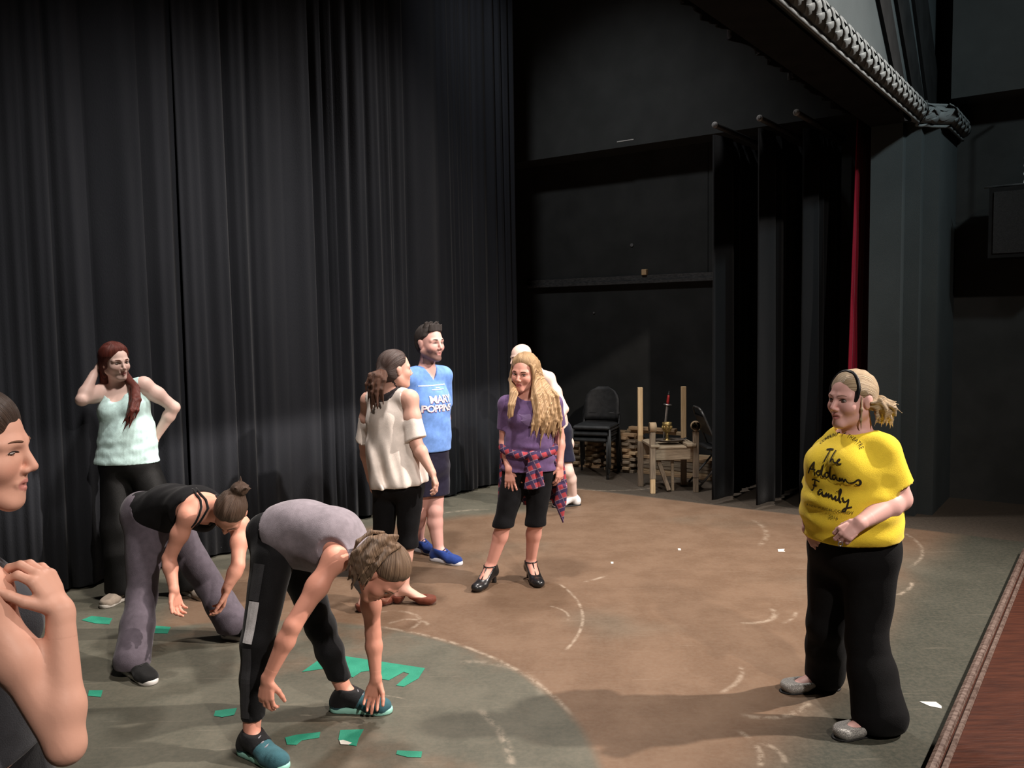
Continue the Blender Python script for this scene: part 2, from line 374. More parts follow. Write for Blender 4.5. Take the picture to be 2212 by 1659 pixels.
# three dark bands running diagonally up the lintel from the pier
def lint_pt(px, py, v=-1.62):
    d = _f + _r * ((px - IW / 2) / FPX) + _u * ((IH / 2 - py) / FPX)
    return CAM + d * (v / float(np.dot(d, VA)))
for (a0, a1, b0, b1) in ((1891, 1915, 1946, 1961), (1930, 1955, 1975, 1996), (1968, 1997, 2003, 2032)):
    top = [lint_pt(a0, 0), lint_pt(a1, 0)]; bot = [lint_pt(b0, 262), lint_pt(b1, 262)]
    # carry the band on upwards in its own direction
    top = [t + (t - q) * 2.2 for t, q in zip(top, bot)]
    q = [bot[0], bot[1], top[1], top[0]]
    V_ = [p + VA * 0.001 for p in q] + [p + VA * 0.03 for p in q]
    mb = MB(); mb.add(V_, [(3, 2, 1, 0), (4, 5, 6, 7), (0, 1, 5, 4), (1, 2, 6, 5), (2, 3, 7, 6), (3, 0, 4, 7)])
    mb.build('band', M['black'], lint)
# leaf-wrapped round moulding along the lintel and around the pier
RT = 0.082
mo = empty('trim_3', UV(4, -1.56, LZ + 0.06)); st(mo); tag(mo, 'grey leaf-carved round moulding along the proscenium edge')
def mould_path():
    pts = [np.array([u, -1.56]) for u in np.arange(2.0, 8.40, 0.1)]
    pts += [np.array(p) for p in ((8.45, -1.60), (8.50, -1.58), (8.53, -1.52), (8.60, -1.50), (8.66, -1.44), (8.72, -1.38))]
    pts += [np.array([u, -1.38]) for u in np.arange(8.8, 9.56, 0.1)]
    return pts
mpts = mould_path(); zc = LZ + 0.05
mb = MB(); mb.tube([UV(p[0], p[1], zc) for p in mpts], RT * 0.9, 14); mb.build('core', M['mould'], mo, mo.location, True)
for dv, dz in ((0.03, RT + 0.015), (0.05, -RT - 0.012)):
    mb = MB(); mb.tube([UV(p[0], p[1] - (0.02 if dz > 0 else -0.0) , zc + dz) for p in mpts], 0.014, 6)
    mb.build('bead_strip', M['mould'], mo, mo.location, True)
# one leaf mesh shared by all the leaves: a curved pointed blade lying on the tube
def leaf_mesh():
    V_, F_ = [], []; n = 6; half = 0.5
    for i in range(n + 1):
        t = i / n; w = math.sin(math.pi * min(1, t * 0.85 + 0.15)) ** 0.8
        for k in range(5):
            s_ = (k - 2) / 2
            ang = s_ * w * half
            r = RT * (0.9 + 0.10 * math.sin(math.pi * t) + 0.07 * t) + 0.008 * (1 - s_ * s_)
            V_.append((t * 0.15 - 0.05 * abs(s_), r * math.sin(ang), r * math.cos(ang)))
    for i in range(n):
        for k in range(4): F_.append((i*5+k, i*5+k+1, (i+1)*5+k+1, (i+1)*5+k))
    me = bpy.data.meshes.new('leaf'); me.from_pydata(V_, [], F_); me.materials.append(M['mould'])
    for p in me.polygons: p.use_smooth = True
    return me
lm = leaf_mesh(); seg = 0.0; cnt = 0
cum = [0.0]
W3 = [UV(p[0], p[1], zc) for p in mpts]
for a, b_ in zip(W3[:-1], W3[1:]): cum.append(cum[-1] + np.linalg.norm(b_ - a))
s_ = 1.6
while s_ < cum[-1] - 0.1:
    i = max(j for j in range(len(cum)) if cum[j] <= s_); i = min(i, len(W3) - 2)
    t = (s_ - cum[i]) / (cum[i+1] - cum[i]); p = W3[i] * (1 - t) + W3[i+1] * t
    tx = -(W3[i+1] - W3[i]); tx /= np.linalg.norm(tx)
    side = np.cross([0, 0, 1.0], tx); side /= np.linalg.norm(side)
    for q in range(4):
        ang = math.radians((-75, -15, 45, 105)[q] + (30 if cnt % 2 else 0)) * (1 if np.dot(side, VA) > 0 else -1)
        zz = np.array([0, 0, 1.0]) * math.cos(ang) + side * math.sin(ang); yy = np.cross(zz, tx)
        o = bpy.data.objects.new('leaf', lm); COL.objects.link(o); o.parent = mo
        pl = p - np.array(mo.location)
        o.matrix_local = Matrix(((tx[0], yy[0], zz[0], pl[0]), (tx[1], yy[1], zz[1], pl[1]), (tx[2], yy[2], zz[2], pl[2]), (0, 0, 0, 1)))
    s_ += 0.095; cnt += 1
# black teaser curtain behind the lintel
def drape(name, p0, p1, z0, z1, mat, period, depth, seed, gather=None, rows=10, thick=0.012, step=0.012, hang=0.02):
    """a pleated cloth hanging between two floor points, with thickness"""
    rnd = np.random.RandomState(seed); p0 = np.array(p0[:2], float); p1 = np.array(p1[:2], float)
    Ln = np.linalg.norm(p1 - p0); t = (p1 - p0) / Ln; nrm = np.array([t[1], -t[0]])
    n = int(Ln / step) + 1; s = np.linspace(0, Ln, n)
    ph = np.cumsum(1.0 + 0.75 * np.sin(s * 2.1 + rnd.rand() * 6) * np.sin(s * 5.3 + rnd.rand() * 6)) * (s[1] - s[0]) * 2 * math.pi / period
    amp = 0.55 + 0.45 * np.sin(s * 1.7 + rnd.rand() * 6) * np.sin(s * 3.9 + 1 + rnd.rand())
    base = np.abs(np.sin(ph / 2)) ** 0.75 * 2 - 1
    fine = 0.18 * np.sin(ph * 2.3 + 1.0)
    zz = np.linspace(z0, z1, rows)
    V_ = np.zeros((2, rows, n, 3))
    for r, z in enumerate(zz):
        h = (z - z0) / (z1 - z0)
        a = depth * (0.85 + 0.3 * (1 - h)) * (amp * base + fine * (0.4 + 0.6 * (1 - h)))
        sh = 0.015 * np.sin(ph * 0.23 + 3 * h)
        ss_ = s + sh
        if gather is not None: ss_ = gather(ss_ / Ln, h) * Ln
        xy = p0[None] + t[None] * ss_[:, None] + nrm[None] * a[:, None]
        zb = z + (hang * np.sin(ph * 0.5 + 1) * 0.5 + hang * 0.5 if r == 0 else 0)
        V_[0, r, :, :2] = xy; V_[0, r, :, 2] = zb
        V_[1, r, :, :2] = xy - nrm * thick; V_[1, r, :, 2] = zb
    idx = np.arange(2 * rows * n).reshape(2, rows, n)
    def quads(A, B, C_, D): return np.stack([A.ravel(), B.ravel(), C_.ravel(), D.ravel()], 1)
    F_ = [quads(idx[0, :-1, :-1], idx[0, :-1, 1:], idx[0, 1:, 1:], idx[0, 1:, :-1]), quads(idx[1, :-1, 1:], idx[1, :-1, :-1], idx[1, 1:, :-1], idx[1, 1:, 1:]),
          quads(idx[1, 0, :-1], idx[1, 0, 1:], idx[0, 0, 1:], idx[0, 0, :-1]), quads(idx[0, -1, :-1], idx[0, -1, 1:], idx[1, -1, 1:], idx[1, -1, :-1]),
          quads(idx[1, :-1, 0], idx[0, :-1, 0], idx[0, 1:, 0], idx[1, 1:, 0]), quads(idx[0, :-1, -1], idx[1, :-1, -1], idx[1, 1:, -1], idx[0, 1:, -1])]
    Va = V_.reshape(-1, 3); base_ = np.array([(p0[0] + p1[0]) / 2, (p0[1] + p1[1]) / 2, z0])
    o = mesh_np(name, Va, np.concatenate(F_), mat, None, base_, True); o.location = tuple(base_)
    return o
c0, c1, c2, c3 = Fl(-700, 1480), Fl(395, 1222), Fl(420, 1216), Fl(1121, 1036)
tag(drape('stage_curtain', c0, c1 + np.array([0.06, 0.10, 0]), 0.02, 7.9, M['curtain'], 0.24, 0.045, 3), 'black velour stage curtain panel hanging behind the red-haired person', 'curtain')
tag(drape('stage_curtain', c2, c3, 0.02, 7.9, M['curtain'], 0.21, 0.045, 8), 'wide black velour stage curtain panel behind the person in a blue shirt', 'curtain')
tag(drape('teaser_curtain', UV(3.0, -2.35), UV(9.1, -2.35), 3.85, 7.9, M['leg'], 0.3, 0.04, 11, rows=5), 'short black border curtain hanging high behind the proscenium beam', 'curtain')
tag(drape('wing_curtain', UV(8.03, -3.3), UV(9.45, -3.3), 0.03, 3.64, M['leg'], 0.34, 0.05, 12), 'narrow black wing curtain beside the folding chair', 'curtain')
tag(drape('wing_curtain', UV(8.03, -2.86), UV(9.45, -2.86), 0.03, 3.64, M['leg'], 0.30, 0.05, 15), 'narrow black wing curtain between the folding chair side and the red curtain', 'curtain')
tag(drape('wing_curtain', UV(8.3, -2.52), UV(9.45, -2.52), 0.03, 3.64, M['leg'], 0.30, 0.05, 19), 'black wing curtain right behind the red curtain', 'curtain')
def gat(s, h): return 1 - (1 - s) * (1.0 - 0.36 * h)
tag(drape('house_curtain', UV(8.2, -2.12), UV(9.15, -2.12), 0.05, 3.75, M['red'], 0.17, 0.05, 21, gather=gat), 'crimson velour house curtain gathered beside the grey proscenium pier', 'curtain')
# batten pipes the wing curtains hang on
for v, lab in ((-3.3, 'thin black batten pipe over the wing curtain by the folding chair'), (-2.86, 'thin black batten pipe over the middle wing curtain'), (-2.52, 'thin black batten pipe nearest the red curtain')):
    r_ = empty('batten_pipe', UV(7.95, v, 3.70), lab, 'pipe')
    mb = MB(); mb.tube([UV(7.98, v, 3.72), UV(WU - 0.03, v, 3.72)], 0.028, 10); mb.build('tube', M['metal'], r_, r_.location, True)
    mb = MB(); mb.lathe(UV(7.976, v, 3.72), [(0.030, 0), (0.030, 0.02), (0.022, 0.02), (0.022, 0)], 12, axis=np.array([VA, [0, 0, 1], UA]).T)
    mb.build('end_ring', plain('pale_pipe_end', (0.2, 0.2, 0.2), 0.4), r_, r_.location, True)
# ------------------------------------------------------------------ signed-distance modelling
A_ = lambda *p: np.array(p, dtype=np.float64)
def nz(v): v = np.asarray(v, float); return v / (np.linalg.norm(v) + 1e-12)
def lerp(a, b, t): return np.asarray(a) * (1 - t) + np.asarray(b) * t
class Cap:
    """tapered capsule, round (lat None) or elliptical: w along lat, d across"""
    def __init__(s, a, b, wa, wb=None, da=None, db=None, lat=None, k=0.02, capz=1.0):
        s.a = np.asarray(a, float); s.b = np.asarray(b, float)
        s.wa = wa; s.wb = wa if wb is None else wb; s.da = s.wa if da is None else da; s.db = s.wb if db is None else db
        s.lat = lat; s.k = k; s.capz = capz
        L = np.linalg.norm(s.b - s.a)
        if L < 1e-6: s.b = s.a + np.array([0, 0, 1e-5]); L = 1e-5
        s.L = L; s.ax = (s.b - s.a) / L
        if lat is not None:
            l = np.asarray(lat, float); l = l - s.ax * l.dot(s.ax); s.lx = nz(l); s.dx = np.cross(s.ax, s.lx)
    def grow(s, t, tb=None):
        tb = t if tb is None else tb
        return Cap(s.a, s.b, s.wa + t, s.wb + tb, s.da + t, s.db + tb, s.lat, s.k, s.capz)
    def rad(s): return max(s.wa, s.wb, s.da, s.db)
    def box(s): r = s.rad(); return np.minimum(s.a, s.b) - r, np.maximum(s.a, s.b) + r
    def ev(s, X, Y, Z):
        x = X - s.a[0]; y = Y - s.a[1]; z = Z - s.a[2]
        h = x * s.ax[0] + y * s.ax[1] + z * s.ax[2]
        t = np.clip(h / s.L, 0, 1); hl = t * s.L
        if s.lat is None:
            d2 = x * x + y * y + z * z - 2 * h * hl + hl * hl
            return np.sqrt(np.maximum(d2, 0)) - (s.wa + (s.wb - s.wa) * t)
        qx = x * s.lx[0] + y * s.lx[1] + z * s.lx[2]; qy = x * s.dx[0] + y * s.dx[1] + z * s.dx[2]; qz = h - hl
        w = s.wa + (s.wb - s.wa) * t; d = s.da + (s.db - s.da) * t; c = np.minimum(w, d) * s.capz
        r = np.sqrt((qx / w) ** 2 + (qy / d) ** 2 + (qz / c) ** 2) + 1e-6
        q = np.sqrt(qx * qx + qy * qy + qz * qz) + 1e-7
        return np.where(r > 0.05, (r - 1) * q / r, -np.minimum(w, d))
class Ell:
    def __init__(s, c, radii, R=None, k=0.02):
        s.c = np.asarray(c, float); s.r = np.asarray(radii, float); s.R = np.eye(3) if R is None else np.asarray(R, float); s.k = k   # rows of R = axes
    def grow(s, t, tb=None): return Ell(s.c, s.r + t, s.R, s.k)
    def rad(s): return s.r.max()
    def box(s): return s.c - s.r.max(), s.c + s.r.max()
    def ev(s, X, Y, Z):
        x = X - s.c[0]; y = Y - s.c[1]; z = Z - s.c[2]; acc = 0; q2 = 0
        for i in range(3):
            l = x * s.R[i, 0] + y * s.R[i, 1] + z * s.R[i, 2]; acc = acc + (l / s.r[i]) ** 2; q2 = q2 + l * l
        r = np.sqrt(acc) + 1e-6; q = np.sqrt(q2) + 1e-7
        return np.where(r > 0.05, (r - 1) * q / r, -s.r.min())
def smin(a, b, k):
    h = np.clip(0.5 + 0.5 * (b - a) / k, 0, 1)
    return b + (a - b) * h - k * h * (1 - h)
BIG = 0.2
class Grp:
    """prims joined smoothly, then cut by clips; sub = prims taken away"""
    def __init__(s, prims, clips=(), k=None, sub=(), fold=None, jk=0.012):
        s.prims = list(prims); s.clips = list(clips); s.k = k; s.sub = list(sub); s.fold = fold; s.jk = jk
def box_of(groups, pad):
    lo = np.full(3, 1e9); hi = np.full(3, -1e9)
    for g in groups:
        for p in g.prims: a, b = p.box(); lo = np.minimum(lo, a); hi = np.maximum(hi, b)
    return lo - pad, hi + pad
def eval_pts(groups, P):
    X, Y, Z = P[:, 0], P[:, 1], P[:, 2]; D = None
    for g in groups:
        d = np.full(X.shape, BIG)
        for p in g.prims: d = smin(d, p.ev(X, Y, Z), g.k or p.k)
        if g.fold is not None: d = d + g.fold(X, Y, Z)
        for p in g.sub: d = -smin(-d, p.ev(X, Y, Z), p.k)
        for c in g.clips: d = np.maximum(d, c(X, Y, Z))
        D = d if D is None else smin(D, d, g.jk)
    return D
def sdf_mesh(groups, h, lo=None, hi=None, pad=0.03, zmin=None):
    if lo is None: lo, hi = box_of(groups, pad)
    n = np.maximum(np.ceil((hi - lo) / h).astype(int) + 1, 3)
    ax = [(lo[i] + h * np.arange(n[i])).astype(np.float32) for i in range(3)]
    D = None; mg = 0.05
    def sub(p, m):
        a, b = p.box()
        i0 = np.maximum(np.floor((a - m - lo) / h).astype(int), 0); i1 = np.minimum(np.ceil((b + m - lo) / h).astype(int) + 1, n)
        if (i1 <= i0).any(): return None
        sl = tuple(slice(i0[i], i1[i]) for i in range(3))
        return sl, ax[0][sl[0]][:, None, None], ax[1][sl[1]][None, :, None], ax[2][sl[2]][None, None, :]
    G0 = (ax[0][:, None, None], ax[1][None, :, None], ax[2][None, None, :])
    for g in groups:
        d = np.full(tuple(n), BIG, np.float32)
        for p in g.prims:
            q = sub(p, mg)
            if q is None: continue
            sl, X, Y, Z = q
            d[sl] = smin(d[sl], p.ev(X, Y, Z), g.k or p.k)
        if g.fold is not None: d = d + g.fold(*G0)
        for p in g.sub:
            q = sub(p, mg)
            if q is None: continue
            sl, X, Y, Z = q; d[sl] = -smin(-d[sl], p.ev(X, Y, Z), p.k)
        for c in g.clips: d = np.maximum(d, c(*G0))
        D = d if D is None else smin(D, d, g.jk)
    return nets(D, lo, h)
def nets(D, lo, h):
    s = D < 0; n = np.array(D.shape)
    c = np.zeros(tuple(n - 1), np.int8)
    for i in (0, 1):
        for j in (0, 1):
            for k in (0, 1): c += s[i:n[0]-1+i, j:n[1]-1+j, k:n[2]-1+k]
    I, J, K = np.nonzero((c > 0) & (c < 8))
    vid = np.full(tuple(n - 1), -1, np.int32); vid[I, J, K] = np.arange(len(I))
    cor = [(0,0,0),(1,0,0),(0,1,0),(1,1,0),(0,0,1),(1,0,1),(0,1,1),(1,1,1)]
    v = [D[I+a, J+b, K+e].astype(np.float64) for a, b, e in cor]
    acc = np.zeros((len(I), 3)); cnt = np.zeros(len(I))
    for a, b in ((0,1),(2,3),(4,5),(6,7),(0,2),(1,3),(4,6),(5,7),(0,4),(1,5),(2,6),(3,7)):
        x = (v[a] < 0) != (v[b] < 0)
        t = np.where(x, v[a] / np.where(x, v[a] - v[b], 1), 0)
        p = np.array(cor[a])[None] + t[:, None] * (np.array(cor[b]) - np.array(cor[a]))[None]
        acc += p * x[:, None]; cnt += x
    V = (np.stack([I, J, K], 1) + acc / np.maximum(cnt, 1)[:, None]) * h + lo
    F = []
    for axn in range(3):
        o1, o2 = [(1, 2), (2, 0), (0, 1)][axn]
        sa = [slice(1, -1)] * 3; sb = [slice(1, -1)] * 3
        sa[axn] = slice(0, -1); sb[axn] = slice(1, None)
        A = s[tuple(sa)]; B = s[tuple(sb)]
        E = np.nonzero(A != B); ins = A[E]
        b = [e.copy() for e in E]
        for q in range(3):
            if q != axn: b[q] = b[q] + 1
        def cell(d1, d2):
            ix = [x.copy() for x in b]; ix[o1] = ix[o1] - d1; ix[o2] = ix[o2] - d2; return vid[ix[0], ix[1], ix[2]]
        q = np.stack([cell(1, 1), cell(0, 1), cell(0, 0), cell(1, 0)], 1)
        q[~ins] = q[~ins][:, ::-1]; F.append(q)
    F = np.concatenate(F); F = F[(F >= 0).all(1)]
    return V, F
def plane(pt, n): n = nz(n); c = float(np.dot(pt, n)); return lambda X, Y, Z: X * n[0] + Y * n[1] + Z * n[2] - c     # keeps the side n points away from
def hole(c, r): return lambda X, Y, Z: r - np.sqrt((X - c[0]) ** 2 + (Y - c[1]) ** 2 + (Z - c[2]) ** 2)
def inv(f): return lambda X, Y, Z: -f(X, Y, Z)
def folds(seed, amp=0.005, dirs=((0, 0, 1),), freq=35, n=5, spread=0.5):
    r = np.random.RandomState(seed); T = []
    for i in range(n):
        d = nz(np.asarray(dirs[i % len(dirs)], float) + r.randn(3) * spread) * freq * (0.6 + 0.9 * r.rand())
        T.append((d, r.rand() * 6.28, 0.5 + r.rand()))
    tot = sum(t[2] for t in T)
    def f(X, Y, Z):
        acc = 0
        for d, ph, w in T: acc = acc + (w / tot) * np.sin(X * d[0] + Y * d[1] + Z * d[2] + ph)
        return amp * acc
    return f

# ------------------------------------------------------------------ people
class Head:
    def __init__(s, c, fwd, up, sc=1.0, female=True, chin=1.0, wide=1.0):
        s.c = np.asarray(c, float); f = nz(fwd); u = np.asarray(up, float); u = nz(u - f * u.dot(f)); r = np.cross(f, u)
        s.R = np.array([r, f, u]); s.s = sc; s.female = female; s.wide = wide
    def L(s, x, y, z): return s.c + (np.array([x * s.wide, y, z]) * s.s) @ s.R
    def loc(s, P): return ((P - s.c) @ s.R.T) / s.s / np.array([s.wide, 1, 1])
    def prims(s):
        S = s.s; w = s.wide; q = []
        E = lambda c, r, k=0.02: q.append(Ell(s.L(*c), np.array([r[0] * w, r[1], r[2]]) * S, s.R, k * S))
        C = lambda a, b, ra, rb, k=0.012: q.append(Cap(s.L(*a), s.L(*b), ra * S, rb * S, k=k * S))
        E((0, -0.016, 0.036), (0.073, 0.094, 0.082), 0.03)
        E((0, 0.022, -0.022), (0.060, 0.064, 0.085), 0.03)
        jw = 0.050 if s.female else 0.056
        for i in (-1, 1):
            C((i * jw, -0.008, -0.052), (i * 0.014, 0.066, -0.094), 0.020, 0.015, 0.025)
            E((i * 0.036, 0.052, -0.024), (0.026, 0.026, 0.024), 0.025)
            C((i * 0.014, 0.078, 0.023), (i * 0.048, 0.061, 0.022), 0.0085 if s.female else 0.010, 0.0075, 0.018)
            E((i * 0.0105, 0.092, -0.031), (0.0075, 0.009, 0.007), 0.006)
        E((0, 0.068, -0.093), (0.020, 0.018, 0.016), 0.02)
        C((0, 0.082, 0.014), (0, 0.1035, -0.024), 0.0075, 0.0095, 0.010)
        C((0, 0.070, -0.056), (0, 0.070, -0.066), 0.022, 0.020, 0.016)
        # lips
        C((-0.019, 0.081, -0.0562), (0, 0.0868, -0.0545), 0.0042, 0.0056, 0.006)
        C((0.019, 0.081, -0.0562), (0, 0.0868, -0.0545), 0.0042, 0.0056, 0.006)
        C((-0.016, 0.081, -0.0622), (0, 0.0850, -0.0665), 0.0042, 0.0062, 0.006)
        C((0.016, 0.081, -0.0622), (0, 0.0850, -0.0665), 0.0042, 0.0062, 0.006)
        # ears
        for i in (-1, 1):
            q.append(Ell(s.L(i * 0.073, -0.012, -0.004), np.array([0.010, 0.017, 0.030]) * S, s.R, 0.008 * S))
            q.append(Ell(s.L(i * 0.078, -0.018, 0.008), np.array([0.007, 0.017, 0.020]) * S, s.R, 0.006 * S))
        return q
    def subs(s):
        S = s.s
        out = [Ell(s.L(i * 0.031, 0.094, 0.006), np.array([0.017, 0.0155, 0.0105]) * S, s.R, 0.012 * S) for i in (-1, 1)]
        out += [Cap(s.L(-0.019, 0.0905, -0.0607), s.L(0.019, 0.0905, -0.0607), 0.0032 * S, k=0.004 * S)]
        return out
    def groups(s, extra=()): return [Grp(list(extra) + s.prims(), sub=s.subs())]

def hand_prims(w, d, nrm, side, sc=1.0, curl=0.35, spread=0.10, thumb=0.5, bend=None):
    """w wrist, d direction to the fingertips, nrm palm normal (the way the palm faces), side +1 right hand, -1 left"""
    d = nz(d); nrm = np.asarray(nrm, float); nrm = nz(nrm - d * nrm.dot(d)); x = -np.cross(d, nrm) * side    # towards the little finger; the thumb is on -x
    q = []
    pl = 0.088 * sc
    q.append(Cap(w - d * 0.01, w + d * pl * 0.85, 0.026 * sc, 0.038 * sc, 0.019 * sc, 0.0135 * sc, x, 0.012))
    k0 = w + d * pl
    lens = (0.070, 0.080, 0.075, 0.058)
    for i, ln in enumerate(lens):
        off = (-0.028 + 0.0187 * i) * sc
        a = k0 + x * off - d * (0.010 * abs(i - 1.2) * sc)
        th = 0.0
        dd = nz(d + x * spread * (i - 1.5) * 0.8)
        segs = (0.46, 0.30, 0.24); r = (0.0098, 0.0088, 0.0080, 0.0070) if i < 3 else (0.0086, 0.0078, 0.0070, 0.0062)
        cu = curl[i] if isinstance(curl, (list, tuple)) else curl
        q.append(Cap(w + d * pl * 0.5 + x * off * 0.8, a, 0.012 * sc, r[0] * 1.12 * sc, k=0.006))
        for j, f in enumerate(segs):
            th += cu * (0.8, 1.1, 0.8)[j]
            v = dd * math.cos(th) + nrm * math.sin(th)
            b = a + v * ln * f * sc
            q.append(Cap(a, b, r[j] * sc, r[j+1] * sc, k=0.0035)); a = b
    # thumb leaves the side of the palm near its base
    t0 = w + d * 0.022 * sc - x * 0.022 * sc + nrm * 0.004 * sc
    td = nz(d * 0.72 - x * (0.75 - 0.35 * thumb) + nrm * (0.25 + 0.55 * thumb))
    t1 = t0 + td * 0.040 * sc; td2 = nz(td + d * 0.35 + nrm * 0.25 * thumb + x * 0.25 * thumb); t2 = t1 + td2 * 0.031 * sc; t3 = t2 + nz(td2 + x * 0.2 * thumb) * 0.024 * sc
    q += [Cap(t0, t1, 0.0165 * sc, 0.0118 * sc, k=0.008), Cap(t1, t2, 0.0112 * sc, 0.0098 * sc, k=0.004), Cap(t2, t3, 0.0098 * sc, 0.0078 * sc, k=0.004)]
    return q

class Person:
    def __init__(s, label, J, head, g=None, tone=(0.60, 0.36, 0.26), lips=(0.45, 0.16, 0.14), h=0.008, female=True, hh=0.0036, hand_h=0.0036):
        s.J = {k: np.asarray(v, float) for k, v in J.items()}; s.head = head; s.h = h; s.hh = hh; s.hand_h = hand_h; s.tone = np.array(tone); s.lips = np.array(lips); s.female = female
        G = dict(hipw=0.165, hipd=0.112, waistw=0.128, waistd=0.092, chestw=0.142, chestd=0.103, shw=0.058, neck=0.052, uarm=0.044, elb=0.036, wri=0.0245,
                 thigh=0.083, knee=0.054, calf=0.050, ank=0.036, bust=0.056, butt=0.085, belly=0.0)
        if not female: G.update(hipw=0.16, waistw=0.145, waistd=0.108, chestw=0.165, chestd=0.118, shw=0.066, neck=0.060, uarm=0.050, elb=0.042, wri=0.029, bust=0, knee=0.06, calf=0.057, ank=0.041)
        G.update(g or {}); s.G = G
        a = (s.J['anR'] + s.J['anL']) / 2; s.base = np.array([a[0], a[1], 0.0])
        s.root = empty('person', s.base, label, 'person')
        s.hands = {}; s.cover = []; s.prims()
    def prims(s):
        J, G = s.J, s.G; P = {}
        latH = nz(J['hipR'] - J['hipL']); latS = nz(J['shR'] - J['shL']); s.latH, s.latS = latH, latS
        pel, wai, che, nec = J['pelvis'], J['waist'], J['chest'], J['neck']
        s.upT = nz(nec - wai); s.fwdT = nz(np.cross(s.upT, latS)); s.upP = nz(wai - pel); s.fwdP = nz(np.cross(s.upP, latH))
        latM = nz(latH + latS)
        P['torso'] = [Cap(pel - s.upP * 0.02, lerp(pel, wai, 0.55), G['hipw'], lerp(G['hipw'], G['waistw'], 0.6), G['hipd'], lerp(G['hipd'], G['waistd'], 0.6), latH, 0.04),
                      Cap(lerp(pel, wai, 0.5), wai, lerp(G['hipw'], G['waistw'], 0.6), G['waistw'], lerp(G['hipd'], G['waistd'], 0.6), G['waistd'], latM, 0.05),
                      Cap(wai, che, G['waistw'], G['chestw'], G['waistd'], G['chestd'], latM, 0.05),
                      Cap(che, lerp(che, nec, 0.62), G['chestw'], G['chestw'] * 0.80, G['chestd'], G['chestd'] * 0.62, latS, 0.05)]
        if G['bust']:
            for i in (-1, 1): P['torso'].append(Ell(che + latS * i * 0.068 + s.fwdT * (G['chestd'] * 0.62) - s.upT * 0.012, (G['bust'], G['bust'] * 1.02, G['bust'] * 1.0), np.array([latS, s.fwdT, s.upT]), 0.03))
        if G['belly']:
            P['torso'].append(Ell(lerp(pel, wai, 0.72) + s.fwdP * G['belly'] * 0.55, (G['waistw'] * 0.98, G['waistd'] * 0.9, 0.15), np.array([latH, s.fwdP, s.upP]), 0.05))
        for i in (-1, 1):
            P['torso'].append(Ell(pel + latH * i * 0.072 - s.fwdP * G['hipd'] * 0.48 - s.upP * 0.035, (G['butt'] * 0.95, G['butt'] * 0.92, G['butt']), np.array([latH, s.fwdP, s.upP]), 0.04))
        hb = s.head.L(0, -0.022, -0.055)
        nb = nec - s.upT * 0.02
        P['neck'] = [Cap(nb, hb, G['neck'] * 1.08, G['neck'] * 0.96, k=0.022)]
        P['shoulder'] = [Cap(nec - s.upT * 0.035, J['shR'] - nz(J['shR'] - nec) * 0.01, G['shw'] * 0.85, G['shw'], k=0.035), Cap(nec - s.upT * 0.035, J['shL'] - nz(J['shL'] - nec) * 0.01, G['shw'] * 0.85, G['shw'], k=0.035)]
        for q in 'RL':
            sh, el, wr = J['sh' + q], J['el' + q], J['wr' + q]
            P['uarm' + q] = [Cap(sh, el, G['uarm'] * 1.08, G['elb'], k=0.02), Ell(lerp(sh, el, 0.42), (G['uarm'] * 1.07,) * 3, k=0.03)]
            m = lerp(el, wr, 0.28)
            P['farm' + q] = [Cap(el, m, G['elb'], G['elb'] * 1.05, k=0.015), Cap(m, wr, G['elb'] * 1.05, G['wri'], k=0.02)]
            hp, kn, an = J['hip' + q], J['kn' + q], J['an' + q]
            P['thigh' + q] = [Cap(hp, kn, G['thigh'], G['knee'], k=0.03)]
            cm = lerp(kn, an, 0.30); bk = nz(np.cross(latH, nz(an - kn)))
            toe = J['toe' + q] - an; toe[2] = 0; toe = nz(toe)
            back = -toe
            P['shin' + q] = [Cap(kn, cm + back * 0.012, G['knee'], G['calf'] * 1.06, k=0.02), Cap(cm + back * 0.012, an + np.array([0, 0, 0.005]), G['calf'] * 1.06, G['ank'], k=0.02)]
            heel = an + back * 0.035; heel = np.array([heel[0], heel[1], an[2] - 0.045])
            ball = an + toe * 0.12; ball = np.array([ball[0], ball[1], J['toe' + q][2] + 0.012])
            tip = an + toe * 0.185; tip = np.array([tip[0], tip[1], J['toe' + q][2]])
            latF = np.cross(toe, [0, 0, 1.0])
            P['foot' + q] = [Cap(an, heel, 0.035, 0.03, k=0.02), Cap(an + toe * 0.01, ball, 0.034, 0.040, 0.034, 0.024, latF, 0.02), Cap(ball, tip, 0.040, 0.032, 0.024, 0.016, latF, 0.015)]
            s.__dict__['toe' + q] = toe
        s.P = P
    def hand(s, side, d, nrm, **kw):
        s.hands[side] = hand_prims(s.J['wr' + side], d, nrm, 1 if side == 'R' else -1, sc=kw.pop('sc', 1.0), **kw)
    def tags(s, names, t=0.0):
        out = []
        for n in names.split():
            for p in s.P[n]: out.append(p.grow(t) if t else p)
        return out
    def face_col(s, P, beard=None):
        c = np.repeat(s.tone[None], len(P), 0); l = s.head.loc(P)
        x, y, z = l[:, 0], l[:, 1], l[:, 2]
        face = (y > 0.03) & (np.abs(x) < 0.08) & (np.abs(z) < 0.13)
        ck = np.exp(-(((np.abs(x) - 0.042) / 0.02) ** 2 + ((z + 0.03) / 0.02) ** 2)) * face
        ns = np.exp(-((x / 0.012) ** 2 + ((z + 0.025) / 0.014) ** 2)) * (y > 0.09)
        w = np.clip(ck * 0.30 + ns * 0.2, 0, 1)[:, None]
        c = c * (1 - w) + (s.tone * np.array([0.98, 0.66, 0.62])) * w
        lw = 0.021 * np.sqrt(np.clip(1 - ((z + 0.0605) / 0.0125) ** 2, 0, 1))
        lip = np.clip((lw - np.abs(x)) / 0.004 + 0.3, 0, 1) * (y > 0.078) * (np.abs(z + 0.0605) < 0.0125)
        c = c * (1 - lip[:, None]) + s.lips * lip[:, None]
